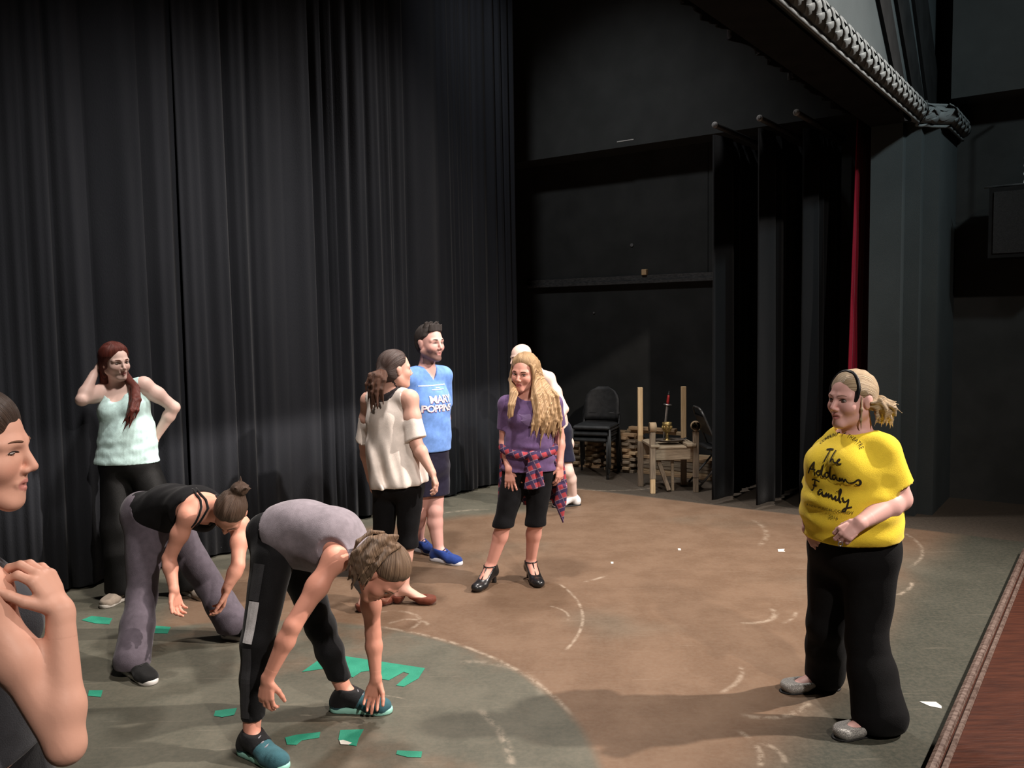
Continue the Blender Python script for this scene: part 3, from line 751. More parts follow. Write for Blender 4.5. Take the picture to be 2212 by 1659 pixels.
        if beard is not None:
            b = ((z < -0.034) & (y > -0.02)) * np.clip((-0.030 - z + 0.0) / 0.02, 0, 1)
            b = b * (1 - lip)
            b = b * (0.35 + 0.65 * np.clip((0.03 - np.abs(np.abs(x) - 0.03)) / 0.02 + (np.abs(x) > 0.03) + (z < -0.075), 0, 1))
            b = b * (z > -0.135)
            b = np.clip(b * 0.75, 0, 1)[:, None]; c = c * (1 - b) + np.array(beard) * b
        return c
    def build_body(s, mat, beard=None, hide=()):
        names = ['torso', 'neck', 'shoulder'] + [n + q for q in 'RL' for n in ('uarm', 'farm', 'thigh', 'shin', 'foot') if n + q not in hide]
        core = Grp(s.tags('torso shoulder neck thighR thighL shinR shinL footR footL') if not hide else [p for n in names if 'arm' not in n for p in s.P[n]])
        arms = [Grp(s.tags('uarm%s farm%s' % (q, q)), jk=0.03) for q in 'RL' if 'uarm' + q not in hide]
        Vs, Fs, n0 = [], [], 0
        V, F = sdf_mesh([core] + arms, s.h); Vs.append(V); Fs.append(F); n0 = len(V)
        lo, hi = box_of([Grp(s.head.prims())], 0.012)
        V, F = sdf_mesh(s.head.groups(s.P['neck']), s.hh, lo, hi); Vs.append(V); Fs.append(F + n0); n0 += len(V)
        for q, hp in s.hands.items():
            el, wr = s.J['el' + q], s.J['wr' + q]
            g = [Grp([Cap(lerp(el, wr, 0.8), wr, lerp(s.G['elb'] * 1.05, s.G['wri'], 0.72), s.G['wri'], k=0.012)] + hp)]
            V, F = sdf_mesh(g, s.hand_h, pad=0.01); Vs.append(V); Fs.append(F + n0); n0 += len(V)
        V = np.concatenate(Vs); F = np.concatenate(Fs)
        s.body = mesh_np('body', V, F, mat, s.root, s.base, True, col=s.face_col(V, beard))
        return s.body
    def part(s, name, groups, mat, h=None, parent=None, label=None, col=None, strand=None, lo=None, hi=None, pad=0.03):
        V, F = sdf_mesh(groups, h or s.h, lo, hi, pad)
        if len(V) == 0: print('EMPTY PART', name); return None
        if parent is None and name not in ('hair', 'hair_lock', 'headband'): s.cover.append(groups)
        o = mesh_np(name, V, F, mat, parent or s.root, s.base, True, col=col(V) if callable(col) else col, strand=strand(V) if strand else None)
        if label: o['label'] = label
        return o
    def cull(s):
        """drop the skin faces that lie well inside clothes"""
        me = s.body.data; n = len(me.vertices); co = np.empty(n * 3, np.float32); me.vertices.foreach_get('co', co); P = co.reshape(-1, 3).astype(float) + s.base
        hid = np.zeros(n, bool)
        for g in s.cover: hid |= eval_pts(g, P) < -0.009
        m = len(me.polygons); vi = np.empty(m * 4, np.int32); me.loops.foreach_get('vertex_index', vi); F = vi.reshape(-1, 4)
        keep = ~hid[F].all(1); used = np.zeros(n, bool); used[F[keep].ravel()] = True; mp = np.cumsum(used) - 1
        c4 = np.empty(n * 4, np.float32); me.attributes['Col'].data.foreach_get('color', c4); mat = me.materials[0]
        old = s.body; nm = mesh_np('body', P[used], mp[F[keep]], mat, s.root, s.base, True, col=c4.reshape(-1, 4)[used][:, :3])
        bpy.data.objects.remove(old); bpy.data.meshes.remove(me); nm.name = 'body'; s.body = nm
    # --- face details
    def surf(s, x, z, out=0.0):
        """point of the face at local x, z, found by marching in from the front"""
        ys = np.linspace(0.13, 0.0, 140); P = np.array([s.head.L(x, y, z) for y in ys])
        D = eval_pts(s.head.groups(), P); i = int(np.argmax(D < 0)); i = max(i, 1)
        a, b = D[i-1], D[i]; t = a / (a - b) if a != b else 0
        return ys[i-1] + (ys[i] - ys[i-1]) * t + out
    def eyes(s, iris=(0.08, 0.05, 0.03), lash=(0.02, 0.012, 0.01), look=(0, 0), brow=(0.06, 0.035, 0.02), open_=1.0, browr=0.0030):
        Hd = s.head; S = Hd.s
        mats = [plain('eye_white', (0.40, 0.36, 0.34), 0.35, 0.4), plain('iris', iris, 0.2, 0.5), plain('lash', lash, 0.7)]
        for i in (-1, 1):
            ex, ezz = i * 0.031, 0.006
            y0 = s.surf(ex, ezz)
            mb = MB()
            def ell(c, r, m):
                V, F = [], []; nu, nv = 12, 8
                for a in range(nv + 1):
                    th = math.pi * a / nv
                    for b in range(nu):
                        ph = 2 * math.pi * b / nu
                        V.append(Hd.L(c[0] + r[0] * math.sin(th) * math.cos(ph), c[1] + r[1] * math.cos(th), c[2] + r[2] * math.sin(th) * math.sin(ph)))
                for a in range(nv):
                    for b in range(nu): b2 = (b + 1) % nu; F.append((a*nu+b, a*nu+b2, (a+1)*nu+b2, (a+1)*nu+b))
                mb.add(V, F, m)
            ell((ex, y0 - 0.002, ezz), (0.0135, 0.0062, 0.0056 * open_), 0)
            ell((ex + look[0] * 0.005, y0 + 0.0005, ezz + look[1] * 0.002), (0.0066, 0.0045, 0.0058 * open_), 1)
            pts = []
            for t in np.linspace(-1, 1, 9):
                xx = ex + t * 0.0155; zz = ezz + 0.0066 * open_ * (1 - t * t) - 0.001 * (t * i > 0) * t * i
                pts.append(Hd.L(xx, max(s.surf(xx, zz), y0 - 0.002) + 0.0012, zz))
            mb.tube(pts, [0.0004 * S] + [0.0013 * S] * 7 + [0.0004 * S], 6, 2)
            o = mb.build('eye', mats, s.root, s.base, True)
            mb = MB(); pts = []
            for t in np.linspace(0, 1, 8):
                xx = i * (0.016 + 0.030 * t); zz = 0.0270 + 0.0045 * math.sin(t * 2.2) - 0.0045 * t
                pts.append(Hd.L(xx, s.surf(xx, zz) + 0.0002, zz))
            rr = [browr * S * v for v in (0.7, 1.0, 1.05, 1.0, 0.95, 0.8, 0.6, 0.3)]
            mb.tube(pts, rr, 6)
            mb.build('eyebrow', plain('brow', brow, 0.8, 0.1), s.root, s.base, True)
    # --- hair
    def cap_hair(s, mat, thick=0.014, front=((0, 0.070, 0.088), (0.0, 0.93, -0.36)), side=((0, 0.018, -0.02), (0, 1.0, 0.25)), low=-0.055, extra=(), hname='hair', seed=1, amp=0.003, axis=None, h=0.004, center=(0, 0, 0.02), sfreq=16, ears=True):
        Hd = s.head; S = Hd.s
        base = [Ell(Hd.L(0, -0.018, 0.036), (np.array([0.073 * Hd.wide, 0.094, 0.082]) + thick) * S, Hd.R, 0.02), Ell(Hd.L(0, -0.035, -0.012), (np.array([0.066 * Hd.wide, 0.066, 0.06]) + thick * 0.8) * S, Hd.R, 0.02)]
        fd = (np.array([front[1][0], front[1][1], front[1][2]])) @ Hd.R
        sd = np.array(side[1]) @ Hd.R
        f1 = plane(Hd.L(*front[0]), fd); f2 = plane(Hd.L(*side[0]), sd)
        # hair is kept where it lies behind either hairline plane's union: above the forehead line, or behind the temples
        zc_ = Hd.R[2]; c0_ = Hd.L(0, 0, 0.028); lw = Hd.L(0, 0, low)
        def clip(X, Y, Z):
            top = (X - c0_[0]) * zc_[0] + (Y - c0_[1]) * zc_[1] + (Z - c0_[2]) * zc_[2]
            w = np.clip(top / (0.02 * S) * 0.5 + 0.5, 0, 1)
            return f1(X, Y, Z) * w + f2(X, Y, Z) * (1 - w)
        cl = [clip, plane(lw, -Hd.R[2] + Hd.R[1] * 0.25)]
        ax = Hd.R[2] if axis is None else np.asarray(axis) @ Hd.R
        fold0 = folds(seed, amp, [Hd.R[0], Hd.R[0] + Hd.R[1] * 0.3], 130, 6, 0.25)
        fold = lambda X, Y, Z: fold0(X, Y, Z) + (thick + 0.004) * S * np.exp(np.minimum(clip(X, Y, Z), 0.0) / (0.016 * S))
        subs = [Ell(Hd.L(i * 0.078, -0.012, 0.0), np.array([0.014, 0.018, 0.028]) * S, Hd.R, 0.004) for i in (-1, 1)] if ears else []
        gr = [Grp(base, cl, fold=fold, sub=subs)]
        if extra: gr.append(Grp(extra, fold=folds(seed + 5, amp * 0.8, [Hd.R[0]], 140, 6, 0.3), jk=0.010))
        cc = Hd.L(*center)
        ref = nz(np.cross(ax, Hd.R[0] if abs(np.dot(ax, Hd.R[0])) < 0.9 else Hd.R[1])); ref2 = np.cross(ax, ref)
        def strand(V):
            q = V - cc; a = np.arctan2(q @ ref2, q @ ref); return a * sfreq + (q @ ax) * 14
        return s.part(hname, gr, mat, h, strand=strand, pad=0.02)
    def locks(s, mat, chains, name='hair_lock', h=0.004, k=0.012, seed=2, amp=0.0015, sfreq=300, flow=None):
        pr = []
        for pts, rad in chains:
            pts = [np.asarray(p, float) for p in pts]
            for i in range(len(pts) - 1): pr.append(Cap(pts[i], pts[i+1], rad[i], rad[i+1], k=k))
        lat = s.head.R[0] if flow is None else np.asarray(flow); dep = s.head.R[1]
        return s.part(name, [Grp(pr, fold=folds(seed, amp, [lat], 160, 5, 0.3))], mat, h, strand=lambda V: (V @ lat) * sfreq + (V @ dep) * sfreq * 0.6, pad=0.015)
    # --- clothes
    def shoe(s, q, kind='sneaker', upper=None, sole=None, grow=0.012, length=0.0, soleh=0.028, heel=0.0, low=0.075, label=None, laces=None):
        J = s.J; an, toe = J['an' + q], s.__dict__['toe' + q]; lat = np.cross(toe, [0, 0, 1.0]); zt = J['toe' + q][2] - 0.022
        fp = [p.grow(grow) for p in s.P['foot' + q]]
        tipc = an + toe * (0.165 + length); tipc = np.array([tipc[0], tipc[1], zt + 0.034]); R = np.array([lat, toe, [0, 0, 1.0]])
        fp.append(Ell(tipc, (0.046, 0.06, 0.036), R, 0.03))
        hc = an - toe * 0.04; hc = np.array([hc[0], hc[1], zt + 0.045]); fp.append(Ell(hc, (0.037, 0.036, 0.05), R, 0.03))
        top = plane(A_(an[0], an[1], an[2] + low - 0.055), A_(0, 0, 1) + toe * 0.25)
        if kind == 'flat': top = plane(A_(an[0], an[1], zt + 0.055), A_(0, 0, 1))
        bot = plane(A_(0, 0, zt), (0, 0, -1))
        g = [Grp(fp, [top, bot])]
        if kind == 'flat': g[0].sub = [Cap(an + A_(0, 0, -0.02), A_(*(an + toe * 0.13)[:2], zt + 0.065), 0.03, 0.034, k=0.01)]
        o = s.part('shoe', g, upper, 0.006, pad=0.02, label=label)
        if sole is not None:
            sp = []
            a = A_(*(hc)[:2], zt + soleh * 0.5); b = A_(*(an + toe * 0.06)[:2], zt + soleh * 0.5); c = A_(*tipc[:2], zt + soleh * 0.5)
            sp = [Cap(a, b, 0.043, 0.041, lat=None, k=0.01), Cap(b, c, 0.041, 0.050, k=0.01), Ell(tipc + toe * 0.012 - A_(0, 0, 0.02), (0.046, 0.056, 0.04), R, 0.01)]
            s.part('sole', [Grp(sp, [bot, plane(A_(0, 0, zt + soleh), A_(0, 0, 1) + toe * 0.06 if False else A_(0, 0, 1))])], sole, 0.005, parent=o, pad=0.02)
        if laces is not None:
            mb = MB()
            for i in range(4):
                c = an + toe * (0.055 + 0.024 * i); c = A_(c[0], c[1], zt + 0.103 - 0.012 * i)
                mb.tube([c - lat * 0.028 - A_(0, 0, 0.014), c - lat * 0.012, c + toe * 0.012 + lat * 0.012, c + lat * 0.028 - A_(0, 0, 0.014)], 0.004, 6)
            mb.build('lace', laces, o, s.base, True)
        return o
    def leg_prims(s, q, rh, rk, ra, t_end=1.0, back=0.0):
        J = s.J; hp, kn, an = J['hip' + q], J['kn' + q], J['an' + q]; e = lerp(kn, an, t_end)
        m = lerp(kn, e, 0.45)
        rm = lerp(rk, ra, 0.38)
        return [Cap(hp, kn, rh, rk, k=0.03), Cap(kn, m, rk, rm, k=0.03), Cap(m, e, rm, ra, k=0.03)]
def vneck(nk, fwd, lat, drop, slope=0.6):
    zb = nk[2] - drop
    def f(X, Y, Z):
        l = np.abs((X - nk[0]) * lat[0] + (Y - nk[1]) * lat[1]); fw = (X - nk[0]) * fwd[0] + (Y - nk[1]) * fwd[1]
        return np.minimum((Z - zb) * slope - l, fw)
    return f
def flow_chains(rnd, n, ctrs, spread, radii, Yspread=0.018, jit=0.25):
    """n locks that run side by side through the same control points; ctrs are (px, py, Y), spread in photo px"""
    out = []
    for i in range(n):
        o = rnd.randn(3)
        pts = [W(c[0] + o[0] * sp[0] + rnd.randn() * sp[0] * jit, c[1] + o[1] * sp[1] + rnd.randn() * sp[1] * jit, c[2] + o[2] * Yspread) for c, sp in zip(ctrs, spread)]
        out.append((pts, list(radii)))
    return out
def ribbon_text(name, strokes, O, R, U, n_in, groups, width, mat, parent, base, lift=0.003):
    """drawn strokes laid as a printed ribbon on a garment surface"""
    V, F = [], []
    for stv in strokes:
        p = np.array(stv, float); seg = [p[0]]
        for a, b in zip(p[:-1], p[1:]):
            m = max(1, int(np.linalg.norm(b - a) / 0.006))
            for i in range(1, m + 1): seg.append(a + (b - a) * i / m)
        seg = np.array(seg)
        if len(seg) > 4:
            for _ in range(2): seg[1:-1] = (seg[:-2] + 2 * seg[1:-1] + seg[2:]) / 4
        t = np.gradient(seg, axis=0); t /= np.linalg.norm(t, axis=1)[:, None] + 1e-9
        nn = np.stack([-t[:, 1], t[:, 0]], 1)
        n0 = len(V)
        for q, m in zip(seg, nn):
            V.append(q + m * width / 2); V.append(q - m * width / 2)
        for i in range(len(seg) - 1): F.append((n0 + 2*i, n0 + 2*i + 1, n0 + 2*i + 3, n0 + 2*i + 2))
    return project_print(name, np.array(V), F, O, R, U, n_in, groups, mat, parent, base, lift)
def project_print(name, V2, F, O, R, U, n_in, groups, mat, parent, base, lift=0.003):
    P0 = O[None] + V2[:, :1] * R[None] + V2[:, 1:2] * U[None] - n_in[None] * 0.25
    steps = np.linspace(0, 0.5, 126); D0 = None; T = np.full(len(P0), np.nan)
    prev = None
    for t in steps:
        D = eval_pts(groups, P0 + n_in[None] * t)
        if prev is not None:
            hit = np.isnan(T) & (D < 0)
            T[hit] = (t - (steps[1]) * (-D[hit]) / (prev[hit] - D[hit] + 1e-9))
        prev = D
    T = np.where(np.isnan(T), np.nanmedian(T), T)
    V = P0 + n_in[None] * (T - lift)[:, None]
    return mesh_np(name, V, F, mat, parent, base, False)
def font_mesh(txt, size, bold=0.0, spacing=1.0):
    cu = bpy.data.curves.new('print', 'FONT'); cu.body = txt; cu.size = size; cu.align_x = 'CENTER'; cu.offset = bold; cu.space_character = spacing; cu.resolution_u = 3
    o = bpy.data.objects.new('print', cu); COL.objects.link(o)
    dg = bpy.context.evaluated_depsgraph_get(); dg.update()
    me = bpy.data.meshes.new_from_object(o.evaluated_get(dg))
    bm = bmesh.new(); bm.from_mesh(me); bmesh.ops.triangulate(bm, faces=bm.faces)
    for _ in range(3):
        ed = [e for e in bm.edges if e.calc_length() > 0.014]
        if not ed: break
        bmesh.ops.subdivide_edges(bm, edges=ed, cuts=1); bmesh.ops.triangulate(bm, faces=bm.faces)
    V = np.array([v.co[:2] for v in bm.verts]); F = [tuple(v.index for v in f.verts) for f in bm.faces]
    bm.free(); bpy.data.objects.remove(o); bpy.data.curves.remove(cu); bpy.data.meshes.remove(me)
    return V, F
# ------------------------------------------------------------------ the people
M['skin'] = vcol_mat('skin', 0.5, 0.3, 0.04, 260, 0.06)
def foot(px, py, d, z=0.085):
    a = Fl(px, py); d = nz(A_(d[0], d[1], 0)); an = A_(a[0], a[1], z); t = an + d * 0.2; return an, A_(t[0], t[1], 0.022)
def report(n, p):
    J = p.J; L = lambda a, b: np.linalg.norm(J[a] - J[b])
    print('BONES', n, ' '.join('%s %.2f' % (k, L(a, b)) for k, a, b in (('uaR','shR','elR'),('uaL','shL','elL'),('faR','elR','wrR'),('faL','elL','wrL'),('thR','hipR','knR'),('thL','hipL','knL'),('shR','knR','anR'),('shL','knL','anL'),('sw','shR','shL'),('spine','pelvis','neck'))), 'headz %.2f' % p.head.c[2])
X_ = A_(1, 0, 0); Y_ = A_(0, 1, 0); Z_ = A_(0, 0, 1)

# ---- red-haired person in a mint tank top
def redhead():
    Y = 5.95
    anR, toeR = foot(270, 1292, (-0.25, -1)); anL, toeL = foot(412, 1284, (0.75, -0.6))
    J = dict(pelvis=W(276, 985, Y), waist=W(276, 925, Y), chest=W(267, 880, Y), neck=W(256, 836, Y + 0.01), shR=W(219, 847, Y - 0.02), shL=W(312, 832, Y + 0.03),
             elR=W(177, 864, Y - 0.20), wrR=W(203, 808, Y - 0.06), elL=W(376, 880, Y + 0.10), wrL=W(337, 944, Y + 0.13),
             hipR=W(251, 1000, Y), hipL=W(303, 1000, Y), knR=W(256, 1140, Y - 0.08), knL=W(362, 1140, Y - 0.03), anR=anR, anL=anL, toeR=toeR, toeL=toeL)
    hd = Head(W(250, 783, Y - 0.02), (0.80, -0.58, -0.12), (-0.10, 0.0, 1), 1.06)
    p = Person('person with long red hair, pale mint tank top and hand behind head', J, hd, dict(uarm=0.050, elb=0.040, wri=0.027, waistw=0.158, waistd=0.112, hipw=0.185, chestw=0.155, bust=0.068, hipd=0.125), tone=(0.76, 0.53, 0.46), lips=(0.5, 0.22, 0.2))
    report('redhead', p)
    p.hand('R', (0.25, 0.55, 0.85), (0.85, 0.3, -0.2), curl=0.45, thumb=0.3)
    p.hand('L', (-0.55, 0.25, -0.75), (-0.3, -0.9, 0.1), curl=0.3)
    p.build_body(M['skin'])
    hem = plane(W(274, 998, Y), (0, 0, -1))
    tank = [Grp(p.tags('torso', 0.012) + p.tags('shoulder', 0.009) + [Cap(W(275, 930, Y), W(274, 1010, Y), 0.172, 0.226, 0.132, 0.165, p.latH, 0.04)],
            [hem, hole(J['neck'] + p.fwdT * 0.03 + A_(0, 0, -0.005), 0.098), hole(J['neck'] + p.fwdT * 0.13 - A_(0, 0, 0.03), 0.075), hole(J['shR'] + p.latS * 0.045, 0.095), hole(J['shL'] - p.latS * 0.045, 0.092)],
            fold=(lambda f1, f2, z0: (lambda X, Yy, Zz: f1(X, Yy, Zz) * np.clip((z0 - Zz) / 0.1, 0.1, 1) + 0.0008 * np.sin((X + 0.3 * Yy) * 420)))(folds(3, 0.007, [(0.25, 0.1, 1), (-0.3, 0, 1)], 62, 5, 0.35), None, J['waist'][2] + 0.04))]
    p.part('tank_top', tank, fabric('mint_cotton', (0.58, 0.80, 0.78)), label='pale mint ribbed tank top')
    tr = [Grp([Cap(J['pelvis'] + A_(0, 0, 0.06), J['pelvis'] - A_(0, 0, 0.05), 0.185, 0.205, 0.13, 0.145, p.latH)] + p.leg_prims('R', 0.108, 0.112, 0.125, 1.0) + p.leg_prims('L', 0.108, 0.110, 0.12, 1.0),
              [plane(A_(0, 0, J['pelvis'][2] + 0.05), (0, 0, 1)), plane(A_(0, 0, 0.055), (0, 0, -1))], fold=folds(7, 0.010, [(1, 0.3, 0.45), (1, -0.2, -0.5)], 30, 6, 0.4))]
    p.part('trousers', tr, fabric('black_satin', (0.008, 0.008, 0.008), rough=0.5, sheen=0.0), label='baggy black trousers')
    sh = fabric('beige_canvas', (0.30, 0.25, 0.20)); so = plain('pale_sole', (0.5, 0.47, 0.42), 0.6)
    for q in 'RL': p.shoe(q, upper=sh, sole=so, laces=plain('brown_lace', (0.12, 0.07, 0.05)))
    p.eyes(iris=(0.10, 0.07, 0.05), look=(0.4, -0.2), brow=(0.16, 0.06, 0.04))
    hm = hair_mat('auburn_hair', (0.060, 0.012, 0.009), (0.19, 0.042, 0.028), 1.0)
    H = hd.L
    ex = [Cap(H(0, -0.09, 0.03), H(-0.02, -0.10, -0.10), 0.045, 0.05, k=0.03), Cap(H(0.055, -0.05, 0.0), H(0.05, -0.055, -0.14), 0.035, 0.03, k=0.03)]
    p.cap_hair(hm, 0.020, front=((0, 0.066, 0.085), (-0.15, 0.93, -0.40)), side=((0, 0.03, -0.02), (0, 1, 0.1)), extra=ex, low=-0.10, ears=False)
    rnd = np.random.RandomState(2); hb_ = H(-0.062, -0.045, -0.02); hc_ = H(-0.066, -0.04, -0.075)
    ch = flow_chains(rnd, 26, [(291, 838, Y - 0.07), (292, 862, Y - 0.15), (287, 886, Y - 0.185), (278, 908, Y - 0.185)], [(3, 3), (4, 5), (5, 7), (6, 9)], [0.011, 0.012, 0.009, 0.002], 0.014)
    ch = [([hb_ + rnd.randn(3) * 0.008, hc_ + rnd.randn(3) * 0.008] + c_[0], [0.012, 0.012] + c_[1]) for c_ in ch]
    p.locks(hm, ch)
redhead()

# ---- profile of a person close to the camera
def near_girl():
    Y = 1.62
    base = A_(*W(-60, 1400, 1.72)[:2], 0)
    an = lambda dx, dy: A_(base[0] + dx, base[1] + dy, 0.085)
    J = dict(pelvis=A_(base[0] - 0.02, base[1], 0.96), waist=A_(base[0] - 0.01, base[1], 1.12), chest=A_(base[0] + 0.0, base[1] + 0.0, 1.30), neck=W(-95, 1190, 1.70),
             shR=W(-42, 1290, 1.56), shL=W(-75, 1235, 1.88), elR=W(142, 1610, 1.55), wrR=W(130, 1318, 1.60), elL=W(40, 1560, 1.95), wrL=W(20, 1330, 1.80),
             hipR=A_(base[0], base[1] - 0.09, 0.93), hipL=A_(base[0], base[1] + 0.09, 0.93), knR=A_(base[0] + 0.01, base[1] - 0.10, 0.50), knL=A_(base[0] + 0.01, base[1] + 0.10, 0.50),
             anR=an(0, -0.11), anL=an(0, 0.11), toeR=an(0.2, -0.12) - A_(0, 0, 0.063), toeL=an(0.2, 0.12) - A_(0, 0, 0.063))
    hd = Head(W(-50, 975, 1.66), (1, 0.16, -0.10), (0.06, 0, 1), 1.0)
    p = Person('person in profile with brown hair, grey tank top and hand raised to chest', J, hd, dict(bust=0.05, uarm=0.038, elb=0.034, wri=0.0245), tone=(0.70, 0.38, 0.28), lips=(0.50, 0.20, 0.17), h=0.006, hh=0.0025, hand_h=0.0024)
    report('near', p)
    p.hand('R', (-0.42, -0.02, 0.9), (-0.85, 0.10, -0.45), curl=(0.80, 0.72, 0.66, 0.6), thumb=0.45, sc=0.95)
    p.hand('L', (-0.3, -0.2, 0.9), (-0.9, -0.2, -0.3), curl=0.6)
    p.build_body(M['skin'])
    tank = [Grp(p.tags('torso', 0.010) + p.tags('shoulder', 0.006), [hole(J['neck'] + p.fwdT * 0.02, 0.10), hole(J['shR'] + p.latS * 0.035 + A_(0, 0, 0.01), 0.088), hole(J['shL'] - p.latS * 0.035, 0.088), plane(A_(0, 0, 1.02), (0, 0, -1))], fold=folds(12, 0.004, [(0, 0, 1)], 40))]
    p.part('tank_top', tank, fabric('charcoal_jersey', (0.055, 0.057, 0.065)), 0.007, label='charcoal tank top')
    tr = [Grp([Cap(J['pelvis'] + A_(0, 0, 0.06), J['pelvis'], 0.172, 0.178, 0.12, 0.125, p.latH)] + p.leg_prims('R', 0.095, 0.066, 0.048) + p.leg_prims('L', 0.095, 0.066, 0.048), [plane(A_(0, 0, 1.06), (0, 0, 1)), plane(A_(0, 0, 0.12), (0, 0, -1))])]
    p.part('leggings', tr, fabric('black_jersey', (0.010, 0.010, 0.012)), 0.009, label='black leggings')
    for q in 'RL': p.shoe(q, upper=fabric('dark_canvas', (0.02, 0.02, 0.02)), sole=plain('white_sole', (0.5, 0.5, 0.5)))
    p.eyes(iris=(0.05, 0.03, 0.02), look=(0.2, -0.4), brow=(0.17, 0.09, 0.06), open_=0.42, browr=0.0024)
    hm = hair_mat('dark_brown_hair', (0.020, 0.011, 0.007), (0.10, 0.060, 0.042), 1.2)
    H = hd.L
    ex = [Cap(H(0, -0.11, 0.0), H(0, -0.17, -0.05), 0.03, 0.035, k=0.02), Cap(H(0, -0.17, -0.05), H(0, -0.18, -0.2), 0.035, 0.012, k=0.02)]
    p.cap_hair(hm, 0.012, front=((0, 0.080, 0.070), (0, 0.95, -0.30)), side=((0, 0.036, -0.02), (0, 1, -0.10)), extra=ex, axis=(0, -1, 0.1), h=0.003, sfreq=20, low=-0.045)
near_girl()

# ---- person in a black tank top bending forward
def black_tank():
    anR, toeR = foot(288, 1456, (0.75, -0.65)); anL, toeL = foot(505, 1378, (0.85, -0.3))
    J = dict(pelvis=W(335, 1112, 4.95), waist=W(375, 1090, 4.88), chest=W(425, 1096, 4.76), neck=W(462, 1100, 4.64), shR=W(405, 1116, 4.60), shL=W(519, 1135, 4.76),
             elR=W(365, 1207, 4.60), wrR=W(376, 1276, 4.52), elL=W(514, 1222, 4.62), wrL=W(488, 1276, 4.56),
             hipR=W(314, 1145, 4.90), hipL=W(376, 1150, 5.05), knR=W(306, 1290, 4.78), knL=W(452, 1262, 5.10), anR=anR, anL=anL, toeR=toeR, toeL=toeL)
    hd = Head(W(497, 1108, 4.50), (-0.22, -0.36, -0.92), (0.20, -0.93, 0.25), 1.02)
    p = Person('person bending forward in black tank top and grey flared trousers, hair in bun', J, hd, dict(uarm=0.044, waistw=0.135, waistd=0.10, bust=0.055), tone=(0.64, 0.30, 0.215))
    report('blacktank', p)
    p.hand('R', (0.12, 0.0, -1), (0.8, -0.5, 0), curl=0.55, thumb=0.4)
    p.hand('L', (-0.30, 0.0, -1), (-0.8, -0.4, 0), curl=0.5, thumb=0.4)
    p.build_body(M['skin'])
    nb = J['neck']
    tank = [Grp(p.tags('torso', 0.010), [plane(J['pelvis'] - p.upP * 0.005, -p.upP), plane(lerp(J['chest'], nb, 0.40), p.upT), hole(J['shR'] + p.latS * 0.0, 0.085), hole(J['shL'], 0.085), hole(nb + p.fwdT * 0.02, 0.085)], fold=folds(21, 0.004, [p.upT], 60, 4, 0.3))]
    o = p.part('tank_top', tank, fabric('black_rib', (0.008, 0.008, 0.009), sheen=0.05), label='black ribbed tank top')
    # narrow shoulder straps lying on the skin
    bodyg = [Grp(p.tags('torso shoulder neck'))]
    mbk = fabric('black_strap', (0.01, 0.01, 0.01))
    for sgn in (1, -1):
        for off in (0.052, 0.075):
            pts = []
            for t in np.linspace(-1, 1, 15):
                q = lerp(J['chest'], nb, 0.30 + 0.62 * math.cos(t * 1.5)) + p.latS * sgn * (off + 0.015 * abs(t)) - p.fwdT * 0.16 * math.sin(t * 1.5)
                c = lerp(J['chest'], nb, 0.35) + p.latS * sgn * off * 0.9
                ts = np.linspace(0, 1, 60); D = eval_pts(bodyg, c[None] + (nz(q - c) * 0.22)[None] * ts[:, None]); i = int(np.argmax(D > 0.004)); pts.append(c + nz(q - c) * 0.22 * ts[i])
            mb = MB(); mb.tube(pts, 0.006, 6); mb.build('strap', mbk, o, p.base, True)
    tr = [Grp([Cap(J['pelvis'] + p.upP * 0.02, J['pelvis'] - p.upP * 0.05, 0.172, 0.176, 0.125, 0.13, p.latH)] + p.tags('torso', 0.012)[-2:], [plane(J['pelvis'] + p.upP * 0.03, p.upP)]),
          Grp(p.leg_prims('R', 0.112, 0.080, 0.100, 1.0) + p.leg_prims('L', 0.112, 0.080, 0.100, 1.0), [plane(A_(0, 0, 0.045), (0, 0, -1))], jk=0.03, fold=folds(23, 0.007, [(0.6, 0.2, 0.6), (1, 0, 0.1), (0.6, 0.1, -0.6)], 38, 6, 0.3))]
    p.part('trousers', tr, fabric('plum_grey_jersey', (0.105, 0.088, 0.108)), label='plum-grey flared trousers')
    for q in 'RL': p.shoe(q, upper=fabric('black_mesh_shoe', (0.012, 0.012, 0.012)), sole=plain('white_sole', (0.6, 0.58, 0.55), 0.5), laces=plain('black_lace', (0.01, 0.01, 0.01)))
    p.eyes(brow=(0.05, 0.03, 0.02))
    hm = hair_mat('brown_hair', (0.026, 0.013, 0.009), (0.13, 0.082, 0.056), 1.2)
    bun = W(518, 1056, 4.47)
    rnd = np.random.RandomState(5)
    H = hd.L
    ex = [Ell(bun, (0.045, 0.045, 0.035), k=0.02), Cap(H(0, -0.10, 0.05), bun, 0.035, 0.035, k=0.02)]
    for i in range(16):
        d = nz(rnd.randn(3)); ex.append(Cap(bun + d * 0.02, bun + d * (0.048 + 0.02 * rnd.rand()) + Z_ * 0.012, 0.012, 0.003, k=0.008))
    p.cap_hair(hm, 0.012, front=((0, 0.062, 0.088), (0, 0.9, -0.45)), extra=ex, axis=nz(hd.R @ (bun - hd.c)), low=-0.05)
black_tank()

